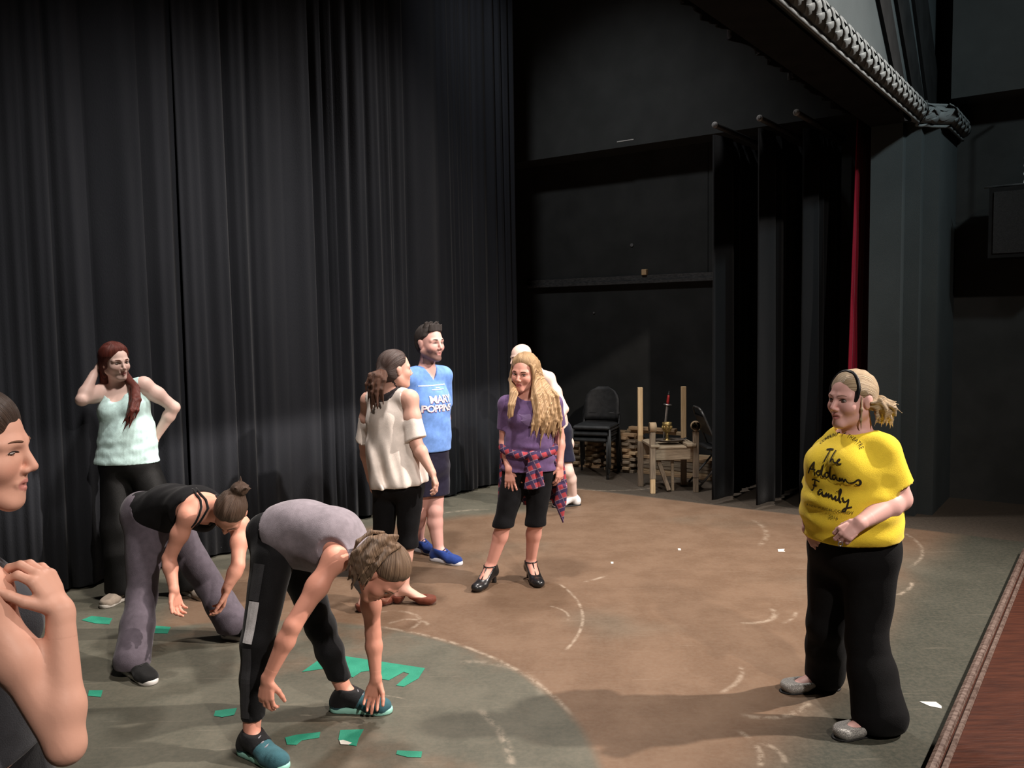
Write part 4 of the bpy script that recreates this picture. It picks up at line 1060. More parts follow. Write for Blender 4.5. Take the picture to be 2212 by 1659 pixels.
# ---- person in a grey top reaching down to the shoe
def grey_top():
    anR, toeR = foot(545, 1632, (0.85, -0.62)); anL, toeL = foot(748, 1535, (1, -0.12))
    J = dict(pelvis=W(612, 1162, 3.92), waist=W(658, 1140, 3.87), chest=W(722, 1164, 3.82), neck=W(782, 1212, 3.80), shR=W(722, 1208, 3.64), shL=W(798, 1262, 3.98),
             elR=W(632, 1352, 3.52), wrR=W(577, 1468, 3.50), elL=W(806, 1368, 4.00), wrL=W(812, 1468, 3.97),
             hipR=W(590, 1200, 3.82), hipL=W(638, 1205, 4.02), knR=W(556, 1392, 3.72), knL=W(692, 1352, 4.08), anR=anR, anL=anL, toeR=toeR, toeL=toeL)
    hd = Head(W(826, 1240, 3.72), (0.35, -0.22, -0.95), (0.86, -0.30, -0.25), 1.08)
    p = Person('person in grey top bending low with one hand on the teal sneaker', J, hd, dict(waistw=0.13, waistd=0.1, hipw=0.152, hipd=0.106, butt=0.078, thigh=0.080, knee=0.058, uarm=0.044, elb=0.037), tone=(0.66, 0.30, 0.215))
    report('greytop', p)
    p.hand('R', (-0.08, -0.1, -1), (0.3, 0.9, 0), curl=0.5, thumb=0.5)
    p.hand('L', (-0.25, 0.0, -1), (0.15, -0.9, 0.1), curl=0.4, thumb=0.6)
    p.build_body(M['skin'])
    nb = J['neck']
    top = [Grp(p.tags('torso', 0.016) + p.tags('shoulder', 0.006) + [Cap(lerp(J['pelvis'], J['waist'], 0.35), J['chest'], 0.165, 0.160, 0.132, 0.138, p.latS, 0.05), Cap(J['waist'] - Z_ * 0.05, J['chest'] - Z_ * 0.04, 0.12, 0.13, 0.13, 0.12, p.latS, 0.05)],
               [plane(lerp(J['pelvis'], J['waist'], 0.10), -p.upP + A_(0, 0, 0.15)), hole(nb + p.upT * 0.02, 0.085), hole(J['shR'] + p.latS * 0.055 - p.fwdT * 0.0, 0.088), hole(J['shL'] - p.latS * 0.055, 0.088)], fold=folds(31, 0.009, [(0.9, 0.2, -0.5), (0.5, 0, 0.9)], 34, 6, 0.4))]
    p.part('top', top, fabric('mauve_grey_jersey', (0.235, 0.205, 0.23)), label='loose mauve-grey sleeveless top')
    lg = [Grp(p.tags('torso', 0.008)[-2:] + [Cap(J['pelvis'] + p.upP * 0.05, J['pelvis'] - p.upP * 0.03, 0.158, 0.160, 0.112, 0.115, p.latH)], [plane(J['pelvis'] + p.upP * 0.10, p.upP)]),
          Grp(p.leg_prims('R', 0.098, 0.070, 0.050, 0.86) + p.leg_prims('L', 0.098, 0.070, 0.052, 0.80), [plane(A_(0, 0, 0.16), (0, 0, -1))], jk=0.03, fold=folds(33, 0.003, [(0, 0, 1)], 50))]
    o = p.part('leggings', lg, fabric('black_spandex', (0.006, 0.006, 0.007), rough=0.7), label='black leggings with a white side panel')
    # white and grey side stripe down the near leg, laid on the surface
    kn, hp, an = J['knR'], J['hipR'], J['anR']
    def stripe(t0, t1, bone, w0, w1, mat, nm, off):
        V2, F2 = [], []
        n = 16; a, b = bone
        vdir = nz(b - a); n_in = nz(A_(0.12, 1, 0) - vdir * np.dot(A_(0.12, 1, 0), vdir)); R_ = np.cross(n_in, vdir)
        for i in range(n + 1):
            t = t0 + (t1 - t0) * i / n; w = w0 + (w1 - w0) * i / n
            for k in range(4): V2.append((off + w * (k / 3 - 0.5), np.linalg.norm(b - a) * t))
        for i in range(n):
            for k in range(3): F2.append((i*4+k, i*4+k+1, (i+1)*4+k+1, (i+1)*4+k))
        project_print(nm, np.array(V2), F2, a, R_, vdir, n_in, lg, mat, o, p.base, 0.0025)
    wm = fabric('white_panel', (0.50, 0.49, 0.50)); gm = fabric('charcoal_panel', (0.035, 0.035, 0.038))
    stripe(0.52, 0.98, (hp, kn), 0.052, 0.046, wm, 'side_panel', 0.020)
    stripe(0.10, 0.51, (hp, kn), 0.058, 0.052, gm, 'side_panel', 0.024)
    stripe(0.02, 0.78, (kn, an), 0.046, 0.050, gm, 'side_panel', 0.018)
    teal = fabric('teal_mesh', (0.035, 0.10, 0.12)); blk = fabric('black_knit', (0.012, 0.012, 0.013)); mint = plain('mint_rubber', (0.30, 0.62, 0.52), 0.6)
    for q in 'RL':
        J_ = J['an' + q]; td = p.__dict__['toe' + q]
        o = p.shoe(q, upper=teal, sole=mint, laces=plain('grey_lace', (0.2, 0.2, 0.22)), low=0.085, label='teal and black running shoe with mint sole')
        R = np.array([np.cross(td, Z_), td, Z_])
        p.part('shoe_collar', [Grp([q_.grow(0.016) for q_ in p.P['foot' + q][:2]] + [Ell(A_(J_[0], J_[1], 0.05) - td * 0.035, (0.041, 0.040, 0.055), R)], [plane(A_(J_[0], J_[1], 0.118), Z_ + td * 0.2), plane(A_(0, 0, 0.03), -Z_), plane(J_ + td * 0.085, td - Z_ * 0.5)])], blk, 0.0055, parent=o, pad=0.02)
    p.eyes(brow=(0.08, 0.05, 0.03))
    hm = hair_mat('light_brown_hair', (0.055, 0.030, 0.018), (0.25, 0.165, 0.105), 1.2)
    H = hd.L; rnd = np.random.RandomState(9)
    ex = [Cap(H(0, -0.085, 0.06), W(812, 1178, 3.70), 0.045, 0.03, k=0.03)]
    p.cap_hair(hm, 0.016, front=((0, 0.062, 0.088), (0, 0.92, -0.42)), side=((0, 0.006, -0.02), (0, 1, 0.1)), extra=ex, low=-0.06, axis=(0, -0.8, 0.6))
    ch = flow_chains(rnd, 70, [(840, 1172, 3.69), (815, 1180, 3.60), (790, 1206, 3.57), (770, 1245, 3.58)], [(9, 8), (11, 11), (12, 12), (10, 14)], [0.008, 0.009, 0.008, 0.0025])
    p.locks(hm, ch, flow=nz(A_(0.65, 0.2, 0.75)), sfreq=240)
grey_top()

# ---- person in a white cold-shoulder blouse, seen from behind
def white_blouse():
    Y = 5.70
    anR, toeR = foot(872, 1303, (1, -0.12), 0.095); anL, toeL = foot(792, 1318, (0.55, 0.6), 0.095)
    J = dict(pelvis=W(858, 1030, Y), waist=W(850, 958, Y), chest=W(842, 905, Y + 0.02), neck=W(836, 842, Y + 0.02), shR=W(886, 862, Y - 0.08), shL=W(797, 866, Y + 0.10),
             elR=W(899, 958, Y - 0.12), wrR=W(934, 1022, Y - 0.16), elL=W(789, 962, Y + 0.16), wrL=W(800, 1035, Y + 0.20),
             hipR=W(886, 1052, Y - 0.03), hipL=W(836, 1052, Y + 0.04), knR=W(880, 1172, Y - 0.04), knL=W(826, 1176, Y + 0.02), anR=anR, anL=anL, toeR=toeR, toeL=toeL)
    hd = Head(W(856, 799, Y + 0.0), (0.82, 0.50, -0.02), (0.0, 0, 1), 1.06)
    p = Person('person seen from behind in white cold-shoulder blouse and black capri leggings', J, hd, dict(uarm=0.052, elb=0.041, hipw=0.178, waistw=0.14, hipd=0.125), tone=(0.66, 0.38, 0.30))
    report('blouse', p)
    p.hand('R', (0.30, -0.1, -0.9), (-0.85, 0.1, -0.3), curl=0.55, thumb=0.4)
    p.hand('L', (0.1, 0.1, -1), (0.8, 0.2, 0), curl=0.4)
    p.build_body(M['skin'])
    hemz = W(860, 1046, Y)[2]
    bl = [Grp(p.tags('torso', 0.014) + p.tags('shoulder', 0.010) + [Cap(J['chest'], A_(J['pelvis'][0] + 0.01, J['pelvis'][1], hemz + 0.02), 0.160, 0.205, 0.130, 0.170, p.latH, 0.05)],
              [plane(A_(0, 0, hemz) + X_ * J['pelvis'][0], A_(0.10, 0, -1)), hole(J['neck'] + A_(0, 0, 0.02) - p.fwdT * 0.02, 0.112), hole(J['shR'] + p.latS * 0.055 + A_(0, 0, 0.0), 0.105), hole(J['shL'] - p.latS * 0.055, 0.10)],
              fold=(lambda f, z0, z1: (lambda X, Yy, Zz: f(X, Yy, Zz) * np.clip((z1 - Zz) / (z1 - z0), 0.15, 1.2)))(folds(41, 0.042, [(1, 0.4, 0.12), (1, -0.2, 0.05), (0.9, 0.3, 0.3)], 62, 5, 0.12), hemz, J['chest'][2] + 0.05))]
    for q, s_ in (('R', 1), ('L', -1)):
        sh, el = J['sh' + q], J['el' + q]; a, b = lerp(sh, el, 0.36), lerp(sh, el, 0.98)
        bl.append(Grp([Cap(a, b, 0.056, 0.074, k=0.01), Cap(lerp(sh, el, 0.55), lerp(J['chest'], J['waist'], 0.25) + p.latS * s_ * 0.12, 0.05, 0.06, k=0.02)], [plane(lerp(sh, el, 0.40), nz(sh - el) - p.latS * s_ * 0.5), plane(lerp(sh, el, 0.92), nz(el - sh) + p.latS * s_ * 0.25)], fold=folds(43, 0.005, [(1, 0.2, 0)], 60)))
    p.part('blouse', bl, fabric('white_rayon', (0.74, 0.66, 0.60), var=0.05), label='white cold-shoulder blouse with ruffled hem')
    und = [Grp(p.tags('torso shoulder neck', 0.004), [hole(J['neck'] + A_(0, 0, 0.045) - p.fwdT * 0.0, 0.092), plane(J['chest'], -Z_), hole(J['shR'] + p.latS * 0.02, 0.09), hole(J['shL'] - p.latS * 0.02, 0.09)])]
    p.part('undershirt', und, fabric('charcoal_under', (0.05, 0.045, 0.05)), label='dark undershirt showing at the neckline')
    cp = [Grp([Cap(J['pelvis'] + Z_ * 0.06, J['pelvis'] - Z_ * 0.04, 0.178, 0.182, 0.128, 0.132, p.latH)] + p.tags('torso', 0.006)[-2:] + p.leg_prims('R', 0.098, 0.064, 0.062, 0.16) + p.leg_prims('L', 0.098, 0.064, 0.062, 0.16),
              [plane(A_(0, 0, hemz + 0.05), Z_), plane(lerp(J['knR'], J['anR'], 0.10), -Z_)], fold=folds(45, 0.003, [Z_], 50))]
    p.part('capri_leggings', cp, fabric('black_jersey', (0.006, 0.006, 0.007), sheen=0.04), label='black capri leggings')
    for q in 'RL': p.shoe(q, 'flat', upper=fabric('brown_leather', (0.13, 0.035, 0.02), rough=0.5), label='reddish brown ballet flat', grow=0.007)
    p.eyes(brow=(0.05, 0.03, 0.02))
    hm = hair_mat('dark_hair', (0.016, 0.009, 0.008), (0.10, 0.065, 0.055), 1.2)
    knot = W(822, 812, Y - 0.10); rnd = np.random.RandomState(3); H = hd.L
    p.cap_hair(hm, 0.014, front=((0, 0.060, 0.088), (0, 0.9, -0.45)), side=((0, 0.005, -0.02), (0, 1, 0.1)), extra=[Cap(H(0, -0.09, 0.02), knot, 0.045, 0.032, k=0.03)], low=-0.06, axis=nz(hd.R @ (knot - hd.c)))
    hm2 = hair_mat('auburn_dark_hair', (0.022, 0.007, 0.006), (0.17, 0.085, 0.055), 1.2)
    ch = flow_chains(rnd, 50, [(826, 808, Y - 0.10), (816, 816, Y - 0.13), (812, 836, Y - 0.135), (812, 862, Y - 0.125)], [(4, 4), (6, 6), (7, 8), (7, 12)], [0.010, 0.011, 0.009, 0.0025], 0.012)
    p.locks(hm2, ch, flow=X_)
white_blouse()

# ---- person in a blue printed shirt
def blue_man():
    Y = 6.65
    anL, toeL = foot(948, 1212, (0.82, -0.58), 0.09); anR, toeR = foot(905, 1190, (0.75, -0.66), 0.09)
    J = dict(pelvis=W(928, 990, Y), waist=W(928, 930, Y), chest=W(926, 870, Y), neck=W(921, 793, Y), shR=W(882, 818, Y - 0.10), shL=W(957, 812, Y + 0.14),
             elR=W(872, 915, Y + 0.0), wrR=W(900, 972, Y + 0.12), elL=W(962, 905, Y + 0.26), wrL=W(930, 968, Y + 0.26),
             hipR=W(912, 1010, Y - 0.06), hipL=W(942, 1010, Y + 0.06), knR=W(906, 1108, Y + 0.02), knL=W(940, 1103, Y - 0.02), anR=anR, anL=anL, toeR=toeR, toeL=toeL)
    hd = Head(W(930, 742, Y - 0.04), (0.72, -0.68, -0.04), (0.0, 0, 1), 1.18, female=False)
    p = Person('bearded person in blue printed v-neck shirt and navy shorts', J, hd, dict(waistw=0.15, waistd=0.122, chestd=0.13), female=False, tone=(0.66, 0.37, 0.32), lips=(0.42, 0.18, 0.16))
    report('man', p)
    p.hand('R', (0.5, 0.6, -0.5), (0.2, 0.9, 0), curl=0.5)
    p.hand('L', (-0.6, 0.3, -0.6), (0.2, 0.9, 0), curl=0.5)
    p.build_body(M['skin'], beard=(0.07, 0.045, 0.04))
    hemz = W(930, 972, Y)[2]; nk = J['neck']
    sg = [Grp(p.tags('torso', 0.014) + p.tags('shoulder', 0.012) + [Cap(J['chest'], A_(*J['pelvis'][:2], hemz), 0.165, 0.166, 0.135, 0.142, p.latH, 0.05)],
              [plane(A_(0, 0, hemz), -Z_), hole(nk + A_(0, 0, 0.05) - p.fwdT * 0.01, 0.092), vneck(nk, p.fwdT, p.latS, 0.10, 0.62)], fold=folds(51, 0.006, [(0.3, 0.3, 1), (0.2, 0, 1)], 40, 5, 0.3))]
    for q in 'RL': sg.append(Grp([Cap(J['sh' + q], lerp(J['sh' + q], J['el' + q], 0.72), 0.068, 0.066, k=0.01)], [plane(lerp(J['sh' + q], J['el' + q], 0.68), nz(J['el' + q] - J['sh' + q]))], fold=folds(52, 0.003, [(1, 0, 0)], 50), jk=0.03))
    o = p.part('shirt', sg, fabric('sky_blue_cotton', (0.16, 0.31, 0.70)), label='blue v-neck shirt with white lettering')
    white = plain('white_print', (0.85, 0.80, 0.84), 0.8); pink = plain('maroon_print', (0.33, 0.10, 0.22), 0.8); pale = plain('pale_print', (0.62, 0.75, 0.85), 0.8); navy = plain('navy_print', (0.02, 0.03, 0.08), 0.8)
    n_in = -nz(p.fwdT * A_(1, 1, 0)); R_ = nz(np.cross(Z_, -n_in)); O = J['chest'] + A_(0, 0, 0.0)
    def pr(txt, size, y, mat, bold=0.0, dx=0.0, lift=0.004, sp=1.0, nm='lettering'):
        V, F = font_mesh(txt, size, bold, sp); V = V + np.array([dx, y]); project_print(nm, V, F, O, R_, Z_, n_in, sg, mat, o, p.base, lift)
    pr('MARY', 0.080, 0.008, pink, 0.003, 0.006, 0.003, 0.92); pr('POPPINS', 0.074, -0.058, pink, 0.003, -0.022, 0.003, 0.9)
    pr('MARY', 0.080, 0.011, white, 0.002, 0.002, 0.006, 0.92); pr('POPPINS', 0.074, -0.055, white, 0.002, -0.026, 0.006, 0.9)
    def bar(x0, x1, y0, y1, mat, nm):
        n = 14; V2 = [(x0 + (x1 - x0) * i / n, y) for i in range(n + 1) for y in (y0, y1)]; F2 = [(2*i, 2*i+1, 2*i+3, 2*i+2) for i in range(n)]
        project_print(nm, np.array(V2), F2, O, R_, Z_, n_in, sg, mat, o, p.base, 0.004)
    bar(-0.14, 0.10, 0.139, 0.147, pale, 'printed_line'); bar(-0.06, 0.06, 0.108, 0.114, pale, 'printed_line'); bar(-0.02, 0.02, 0.122, 0.127, pale, 'printed_line')
    srt = [Grp([Cap(J['pelvis'] + Z_ * 0.05, J['pelvis'] - Z_ * 0.05, 0.172, 0.175, 0.138, 0.142, p.latH)] + p.leg_prims('R', 0.112, 0.108, 0.10, 0.02) + p.leg_prims('L', 0.112, 0.104, 0.10, 0.02), [plane(A_(0, 0, hemz + 0.06), Z_), plane(W(930, 1068, Y), -Z_)], fold=folds(55, 0.006, [(1, 0.2, 0.2)], 35))]
    p.part('shorts', srt, fabric('navy_twill', (0.016, 0.014, 0.030)), label='navy knee-length shorts')
    for q in 'RL': p.shoe(q, upper=fabric('royal_blue_mesh', (0.018, 0.045, 0.20)), sole=plain('white_sole', (0.62, 0.62, 0.66), 0.5), laces=plain('navy_lace', (0.01, 0.012, 0.04)), label='royal blue running shoe with white sole', soleh=0.034)
    p.eyes(iris=(0.05, 0.03, 0.02), open_=0.55, brow=(0.03, 0.02, 0.016), browr=0.0036)
    hm = hair_mat('black_short_hair', (0.010, 0.008, 0.007), (0.050, 0.038, 0.034), 2.0, 0.6)
    H = hd.L; rnd = np.random.RandomState(6)
    ex = [Cap(H(x, 0.055 - 0.012 * rnd.rand(), 0.088), H(x * 1.1, 0.050, 0.120 + 0.010 * rnd.rand()), 0.014, 0.006, k=0.012) for x in np.linspace(-0.045, 0.045, 9)]
    ex += [Cap(H(x, 0.0, 0.11), H(x * 1.1, 0.01, 0.134 + 0.008 * rnd.rand()), 0.014, 0.006, k=0.012) for x in np.linspace(-0.05, 0.05, 8)]
    p.cap_hair(hm, 0.013, front=((0, 0.060, 0.090), (0, 0.9, -0.45)), side=((0, 0.002, -0.02), (0, 1, 0.12)), extra=ex, low=-0.07, amp=0.004)
blue_man()

# ---- bald person behind the blonde one
def bald_man():
    Y = 8.55
    anL, toeL = foot(1238, 1092, (-0.95, -0.35), 0.09); anR, toeR = foot(1185, 1082, (-0.95, -0.35), 0.09)
    J = dict(pelvis=W(1205, 952, Y), waist=W(1198, 905, Y - 0.02), chest=W(1184, 850, Y - 0.06), neck=W(1157, 800, Y - 0.14), shL=W(1186, 818, Y - 0.30), shR=W(1150, 826, Y + 0.06),
             elL=W(1219, 884, Y - 0.36), wrL=W(1190, 925, Y - 0.46), elR=W(1150, 890, Y + 0.05), wrR=W(1140, 930, Y - 0.05),
             hipL=W(1212, 968, Y - 0.08), hipR=W(1194, 965, Y + 0.08), knL=W(1226, 1018, Y - 0.14), knR=W(1180, 1012, Y - 0.1), anR=anR, anL=anL, toeR=toeR, toeL=toeL)
    hd = Head(W(1125, 773, Y - 0.20), (-0.88, -0.42, -0.22), (-0.22, -0.05, 1), 1.10, female=False)
    p = Person('bald bare-chested person in dark shorts standing behind the long-haired blonde', J, hd, female=False, tone=(0.78, 0.56, 0.48), h=0.009)
    report('bald', p)
    p.hand('R', (-0.4, 0, -0.8), (0.5, 0.3, 0), curl=0.4); p.hand('L', (-0.6, -0.2, -0.6), (0.2, 0.6, 0), curl=0.4)
    p.build_body(M['skin'])
    srt = [Grp([Cap(J['pelvis'] + Z_ * 0.10, J['pelvis'] - Z_ * 0.05, 0.172, 0.18, 0.14, 0.145, p.latH)] + p.leg_prims('R', 0.115, 0.10, 0.1, 0.02) + p.leg_prims('L', 0.115, 0.10, 0.1, 0.02), [plane(W(1200, 905, Y), Z_), plane(W(1200, 992, Y), -Z_)], fold=folds(61, 0.006, [(1, 0.2, 0.2)], 35))]
    p.part('shorts', srt, fabric('dark_navy_twill', (0.012, 0.012, 0.026)), label='dark navy shorts')
    wm = fabric('white_leather', (0.78, 0.76, 0.74), rough=0.5)
    for q in 'RL': p.shoe(q, upper=wm, sole=plain('black_sole', (0.02, 0.02, 0.02)), soleh=0.012, low=0.07, label='white low sneaker')
    p.eyes(brow=(0.12, 0.08, 0.06))
bald_man()

# ---- long-haired blonde person in a purple shirt
def blonde():
    Y = 6.05
    anR, toeR = foot(1060, 1262, (-0.50, -0.86), 0.125); anL, toeL = foot(1147, 1252, (0.28, -0.96), 0.125)
    J = dict(pelvis=W(1142, 1000, Y), waist=W(1142, 945, Y), chest=W(1143, 900, Y), neck=W(1141, 852, Y), shR=W(1093, 874, Y), shL=W(1198, 872, Y + 0.02),
             elR=W(1089, 955, Y + 0.03), wrR=W(1100, 1015, Y - 0.10), elL=W(1209, 945, Y + 0.05), wrL=W(1209, 1006, Y - 0.03),
             hipR=W(1117, 1018, Y), hipL=W(1167, 1018, Y), knR=W(1088, 1130, Y - 0.05), knL=W(1157, 1128, Y - 0.03), anR=anR, anL=anL, toeR=toeR, toeL=toeL)
    hd = Head(W(1132, 806, Y - 0.02), (-0.42, -0.90, -0.16), (0.06, -0.10, 1), 1.08)
    p = Person('person with long blonde hair, purple t-shirt and plaid shirt tied at waist', J, hd, dict(hipw=0.175, waistw=0.142, waistd=0.105, bust=0.066, uarm=0.046), tone=(0.66, 0.32, 0.25), lips=(0.45, 0.14, 0.14))
    report('blonde', p)
    p.hand('R', (0.05, -0.05, -1), (0.25, 0.95, 0), curl=0.12, spread=0.16, thumb=0.05)
    p.hand('L', (-0.02, -0.05, -1), (-0.6, 0.6, 0), curl=0.45, thumb=0.4)
    p.build_body(M['skin'])
    hemz = W(1142, 1014, Y)[2]; nk = J['neck']
    sg = [Grp(p.tags('torso', 0.012) + p.tags('shoulder', 0.004) + [Cap(J['waist'], A_(*J['pelvis'][:2], hemz), 0.158, 0.192, 0.126, 0.150, p.latH, 0.04)],
              [plane(A_(0, 0, hemz), -Z_), hole(nk + A_(0, 0, 0.035) + p.fwdT * 0.02, 0.090)],
              fold=(lambda f, z0: (lambda X, Yy, Zz: f(X, Yy, Zz) * np.clip((z0 - Zz) / 0.08, 0.15, 1)))(folds(71, 0.010, [(0.1, 0, 1)], 75, 5, 0.2), J['waist'][2] + 0.02))]
    for q in 'RL': sg.append(Grp([Cap(J['sh' + q], lerp(J['sh' + q], J['el' + q], 0.8), 0.056, 0.057, k=0.01)], [plane(lerp(J['sh' + q], J['el' + q], 0.66), nz(J['el' + q] - J['sh' + q]))], fold=folds(72, 0.002, [(1, 0, 0)], 50), jk=0.03))
    shirt = p.part('t_shirt', sg, fabric('purple_cotton', (0.120, 0.072, 0.165)), label='purple crew-neck t-shirt')
    # pale heart-shaped print on the chest
    O = J['chest']; n_in = -nz(p.fwdT * A_(1, 1, 0)); R_ = nz(np.cross(Z_, -n_in))
    n = 8; V2 = []; F2 = []
    out = [(-0.085, 0.035), (-0.04, 0.03), (0.0, 0.034), (0.012, 0.0), (0.022, -0.012), (0.045, 0.0), (0.035, -0.04), (0.005, -0.055), (-0.03, -0.045), (-0.065, -0.015)]
    c = np.array([-0.015, -0.005])
    for r in range(n + 1):
        for q in out: V2.append(c + (np.array(q) - c) * r / n)
    m_ = len(out)
    for r in range(n):
        for k in range(m_): F2.append((r*m_+k, r*m_+(k+1) % m_, (r+1)*m_+(k+1) % m_, (r+1)*m_+k))
    project_print('print', np.array(V2), F2, O, R_, Z_, n_in, sg, plain('faded_print', (0.18, 0.12, 0.24), 0.85), shirt, p.base, 0.002)
    cp = [Grp([Cap(J['pelvis'] + Z_ * 0.06, J['pelvis'] - Z_ * 0.04, 0.176, 0.180, 0.125, 0.13, p.latH)] + p.tags('torso', 0.006)[-2:] + p.leg_prims('R', 0.106, 0.067, 0.064, 0.16) + p.leg_prims('L', 0.106, 0.067, 0.064, 0.16),
              [plane(A_(0, 0, hemz + 0.05), Z_), plane(lerp(J['knR'], J['anR'], 0.08), -Z_)], fold=folds(75, 0.002, [Z_], 60))]
    p.part('capri_leggings', cp, fabric('black_jersey', (0.006, 0.006, 0.007), sheen=0.04), label='black capri leggings')
    # plaid shirt knotted round the waist
    m, nt, b = nodes('red_navy_plaid'); L = nt.links.new
    tc = N(nt, 'ShaderNodeTexCoord'); mp = N(nt, 'ShaderNodeMapping'); mp.inputs['Rotation'].default_value = (0.3, 0.35, 0.2); L(tc.outputs['Object'], mp.inputs['Vector'])
    sx = N(nt, 'ShaderNodeSeparateXYZ'); L(mp.outputs[0], sx.inputs[0])
    def band(o_, f, lo):
        a = N(nt, 'ShaderNodeMath', operation='MULTIPLY'); L(o_, a.inputs[0]); a.inputs[1].default_value = f
        s_ = N(nt, 'ShaderNodeMath', operation='FRACT'); L(a.outputs[0], s_.inputs[0])
        g = N(nt, 'ShaderNodeMath', operation='GREATER_THAN'); L(s_.outputs[0], g.inputs[0]); g.inputs[1].default_value = lo; return g.outputs[0]
    def mixc(f, c1, c2):
        q = N(nt, 'ShaderNodeMix', data_type='RGBA'); L(f, q.inputs['Factor'])
        for i, c_ in ((6, c1), (7, c2)):
            if isinstance(c_, tuple): q.inputs[i].default_value = (*c_, 1)
            else: L(c_, q.inputs[i])
        return q.outputs[2]
    c1 = mixc(band(sx.outputs[0], 17, 0.55), (0.36, 0.055, 0.07), (0.075, 0.035, 0.08))
    c2 = mixc(band(sx.outputs[2], 17, 0.55), c1, (0.05, 0.035, 0.085))
    c3 = mixc(band(sx.outputs[2], 17, 0.93), c2, (0.24, 0.17, 0.22)); c4 = mixc(band(sx.outputs[0], 17, 0.93), c3, (0.22, 0.14, 0.19))
    L(c4, b.inputs['Base Color']); b.inputs['Roughness'].default_value = 0.9; b.inputs['Specular IOR Level'].default_value = 0.1
    zw = W(1142, 972, Y)[2]; pe = J['pelvis']; F_ = p.fwdP
    belt = []
    ring = [A_(pe[0], pe[1], zw) + p.latH * 0.185 * math.cos(a) + F_ * 0.150 * math.sin(a) + Z_ * (0.02 * math.cos(a) ** 2 - 0.02 * max(0, math.sin(a))) for a in np.linspace(0, 2 * math.pi, 25)]
    belt = [Cap(ring[i], ring[i + 1], 0.024, 0.024, k=0.02) for i in range(24)]
    kn = W(1150, 984, Y - 0.20)
    tails = [Cap(kn, W(1146, 1022, Y - 0.21), 0.024, 0.030, 0.024, 0.012, p.latH, 0.015), Cap(W(1146, 1022, Y - 0.21), W(1147, 1056, Y - 0.21), 0.030, 0.052, 0.014, 0.010, p.latH, 0.012, 0.3),
             Cap(kn, W(1164, 1020, Y - 0.19), 0.024, 0.028, 0.022, 0.012, p.latH, 0.015), Cap(W(1164, 1020, Y - 0.19), W(1168, 1052, Y - 0.19), 0.026, 0.030, 0.013, 0.010, p.latH, 0.012, 0.3),
             Ell(kn, (0.036, 0.026, 0.032), k=0.015)]
    back = []
    for i, a in enumerate(np.linspace(-0.05, math.pi + 0.05, 13)):
        c0_ = A_(pe[0], pe[1], zw) + p.latH * 0.185 * math.cos(a) - F_ * 0.145 * math.sin(a)
        c1_ = c0_ + p.latH * 0.03 * math.cos(a) - Z_ * (0.40 + 0.03 * math.sin(5 * a)) - F_ * 0.02
        back.append(Cap(c0_, c1_, 0.036, 0.042, 0.014, 0.012, np.cross(Z_, p.latH * math.cos(a) * 0.185 - F_ * 0.145 * math.sin(a)), 0.02, 0.4))
    tip = [Cap(W(1214, 1050, Y - 0.02), W(1210, 1090, Y - 0.02), 0.040, 0.045, 0.014, 0.012, p.latH, 0.015), Cap(W(1210, 1088, Y - 0.02), W(1216, 1128, Y - 0.02), 0.040, 0.006, 0.012, 0.006, p.latH, 0.01), Cap(W(1208, 985, Y + 0.02), W(1214, 1052, Y), 0.03, 0.04, 0.014, 0.014, p.latH, 0.015)]
    p.part('tied_plaid_shirt', [Grp(belt + tails), Grp(back + tip)], m, 0.006, label='red and navy plaid shirt knotted round the waist')
    # black T-strap character shoes with heels
    lea = plain('black_shoe_leather', (0.012, 0.012, 0.013), 0.3, 0.5)
    for q in 'RL':
        an = J['an' + q]; td = p.__dict__['toe' + q]; lat = np.cross(td, Z_); R = np.array([lat, td, Z_])
        heel = an - td * 0.045; ball = an + td * 0.125
        up = [Cap(A_(*(heel)[:2], 0.085), A_(*ball[:2], 0.03), 0.034, 0.042, 0.03, 0.026, lat, 0.02), Ell(A_(*(ball + td * 0.04)[:2], 0.03), (0.045, 0.062, 0.034), R, 0.02), Ell(A_(*heel[:2], 0.105), (0.032, 0.03, 0.05), R, 0.02)]
        o = p.part('shoe', [Grp(up + [q_.grow(0.007) for q_ in p.P['foot' + q]], [plane(A_(0, 0, 0.0), -Z_), plane(A_(0, 0, 0.135), Z_)], sub=[Cap(an + Z_ * 0.02, A_(*(an + td * 0.095)[:2], 0.088), 0.036, 0.034, k=0.010)])], lea, 0.005, pad=0.02, label='black heeled T-strap shoe')
        hc = A_(*(heel - td * 0.005)[:2], 0)
        mb = MB(); mb.lathe(hc, [(0.017, 0.0), (0.017, 0.012), (0.015, 0.05), (0.024, 0.085)], 12); mb.build('heel', lea, o, p.base, True)
        ring = [an + Z_ * 0.012 + lat * 0.043 * math.cos(a) + td * (0.048 * math.sin(a) + 0.004) for a in np.linspace(0, 2 * math.pi, 17)[:-1]]
        mb = MB(); mb.tube(ring, 0.0045, 6, closed=True)
        mb.tube([an + Z_ * 0.012 + td * 0.052, A_(*(an + td * 0.085)[:2], 0.092), A_(*(an + td * 0.125)[:2], 0.064)], 0.005, 6); mb.build('strap', lea, o, p.base, True)
    p.eyes(iris=(0.06, 0.035, 0.02), look=(-0.5, -0.2), brow=(0.07, 0.035, 0.02), browr=0.0032)
    hm = hair_mat('blonde_hair', (0.15, 0.075, 0.032), (0.62, 0.41, 0.22), 1.0)
    H = hd.L; rnd = np.random.RandomState(12)
    p.cap_hair(hm, 0.020, front=((0.0, 0.066, 0.084), (-0.10, 0.92, -0.45)), side=((0, 0.022, -0.02), (0, 1, 0.05)), low=-0.13, ears=False,
               extra=[Cap(H(0, -0.085, 0.0), H(0.0, -0.09, -0.16), 0.06, 0.07, k=0.04), Cap(H(0.072, -0.015, 0.02), H(0.078, -0.012, -0.12), 0.022, 0.024, k=0.02)])
    ch = []
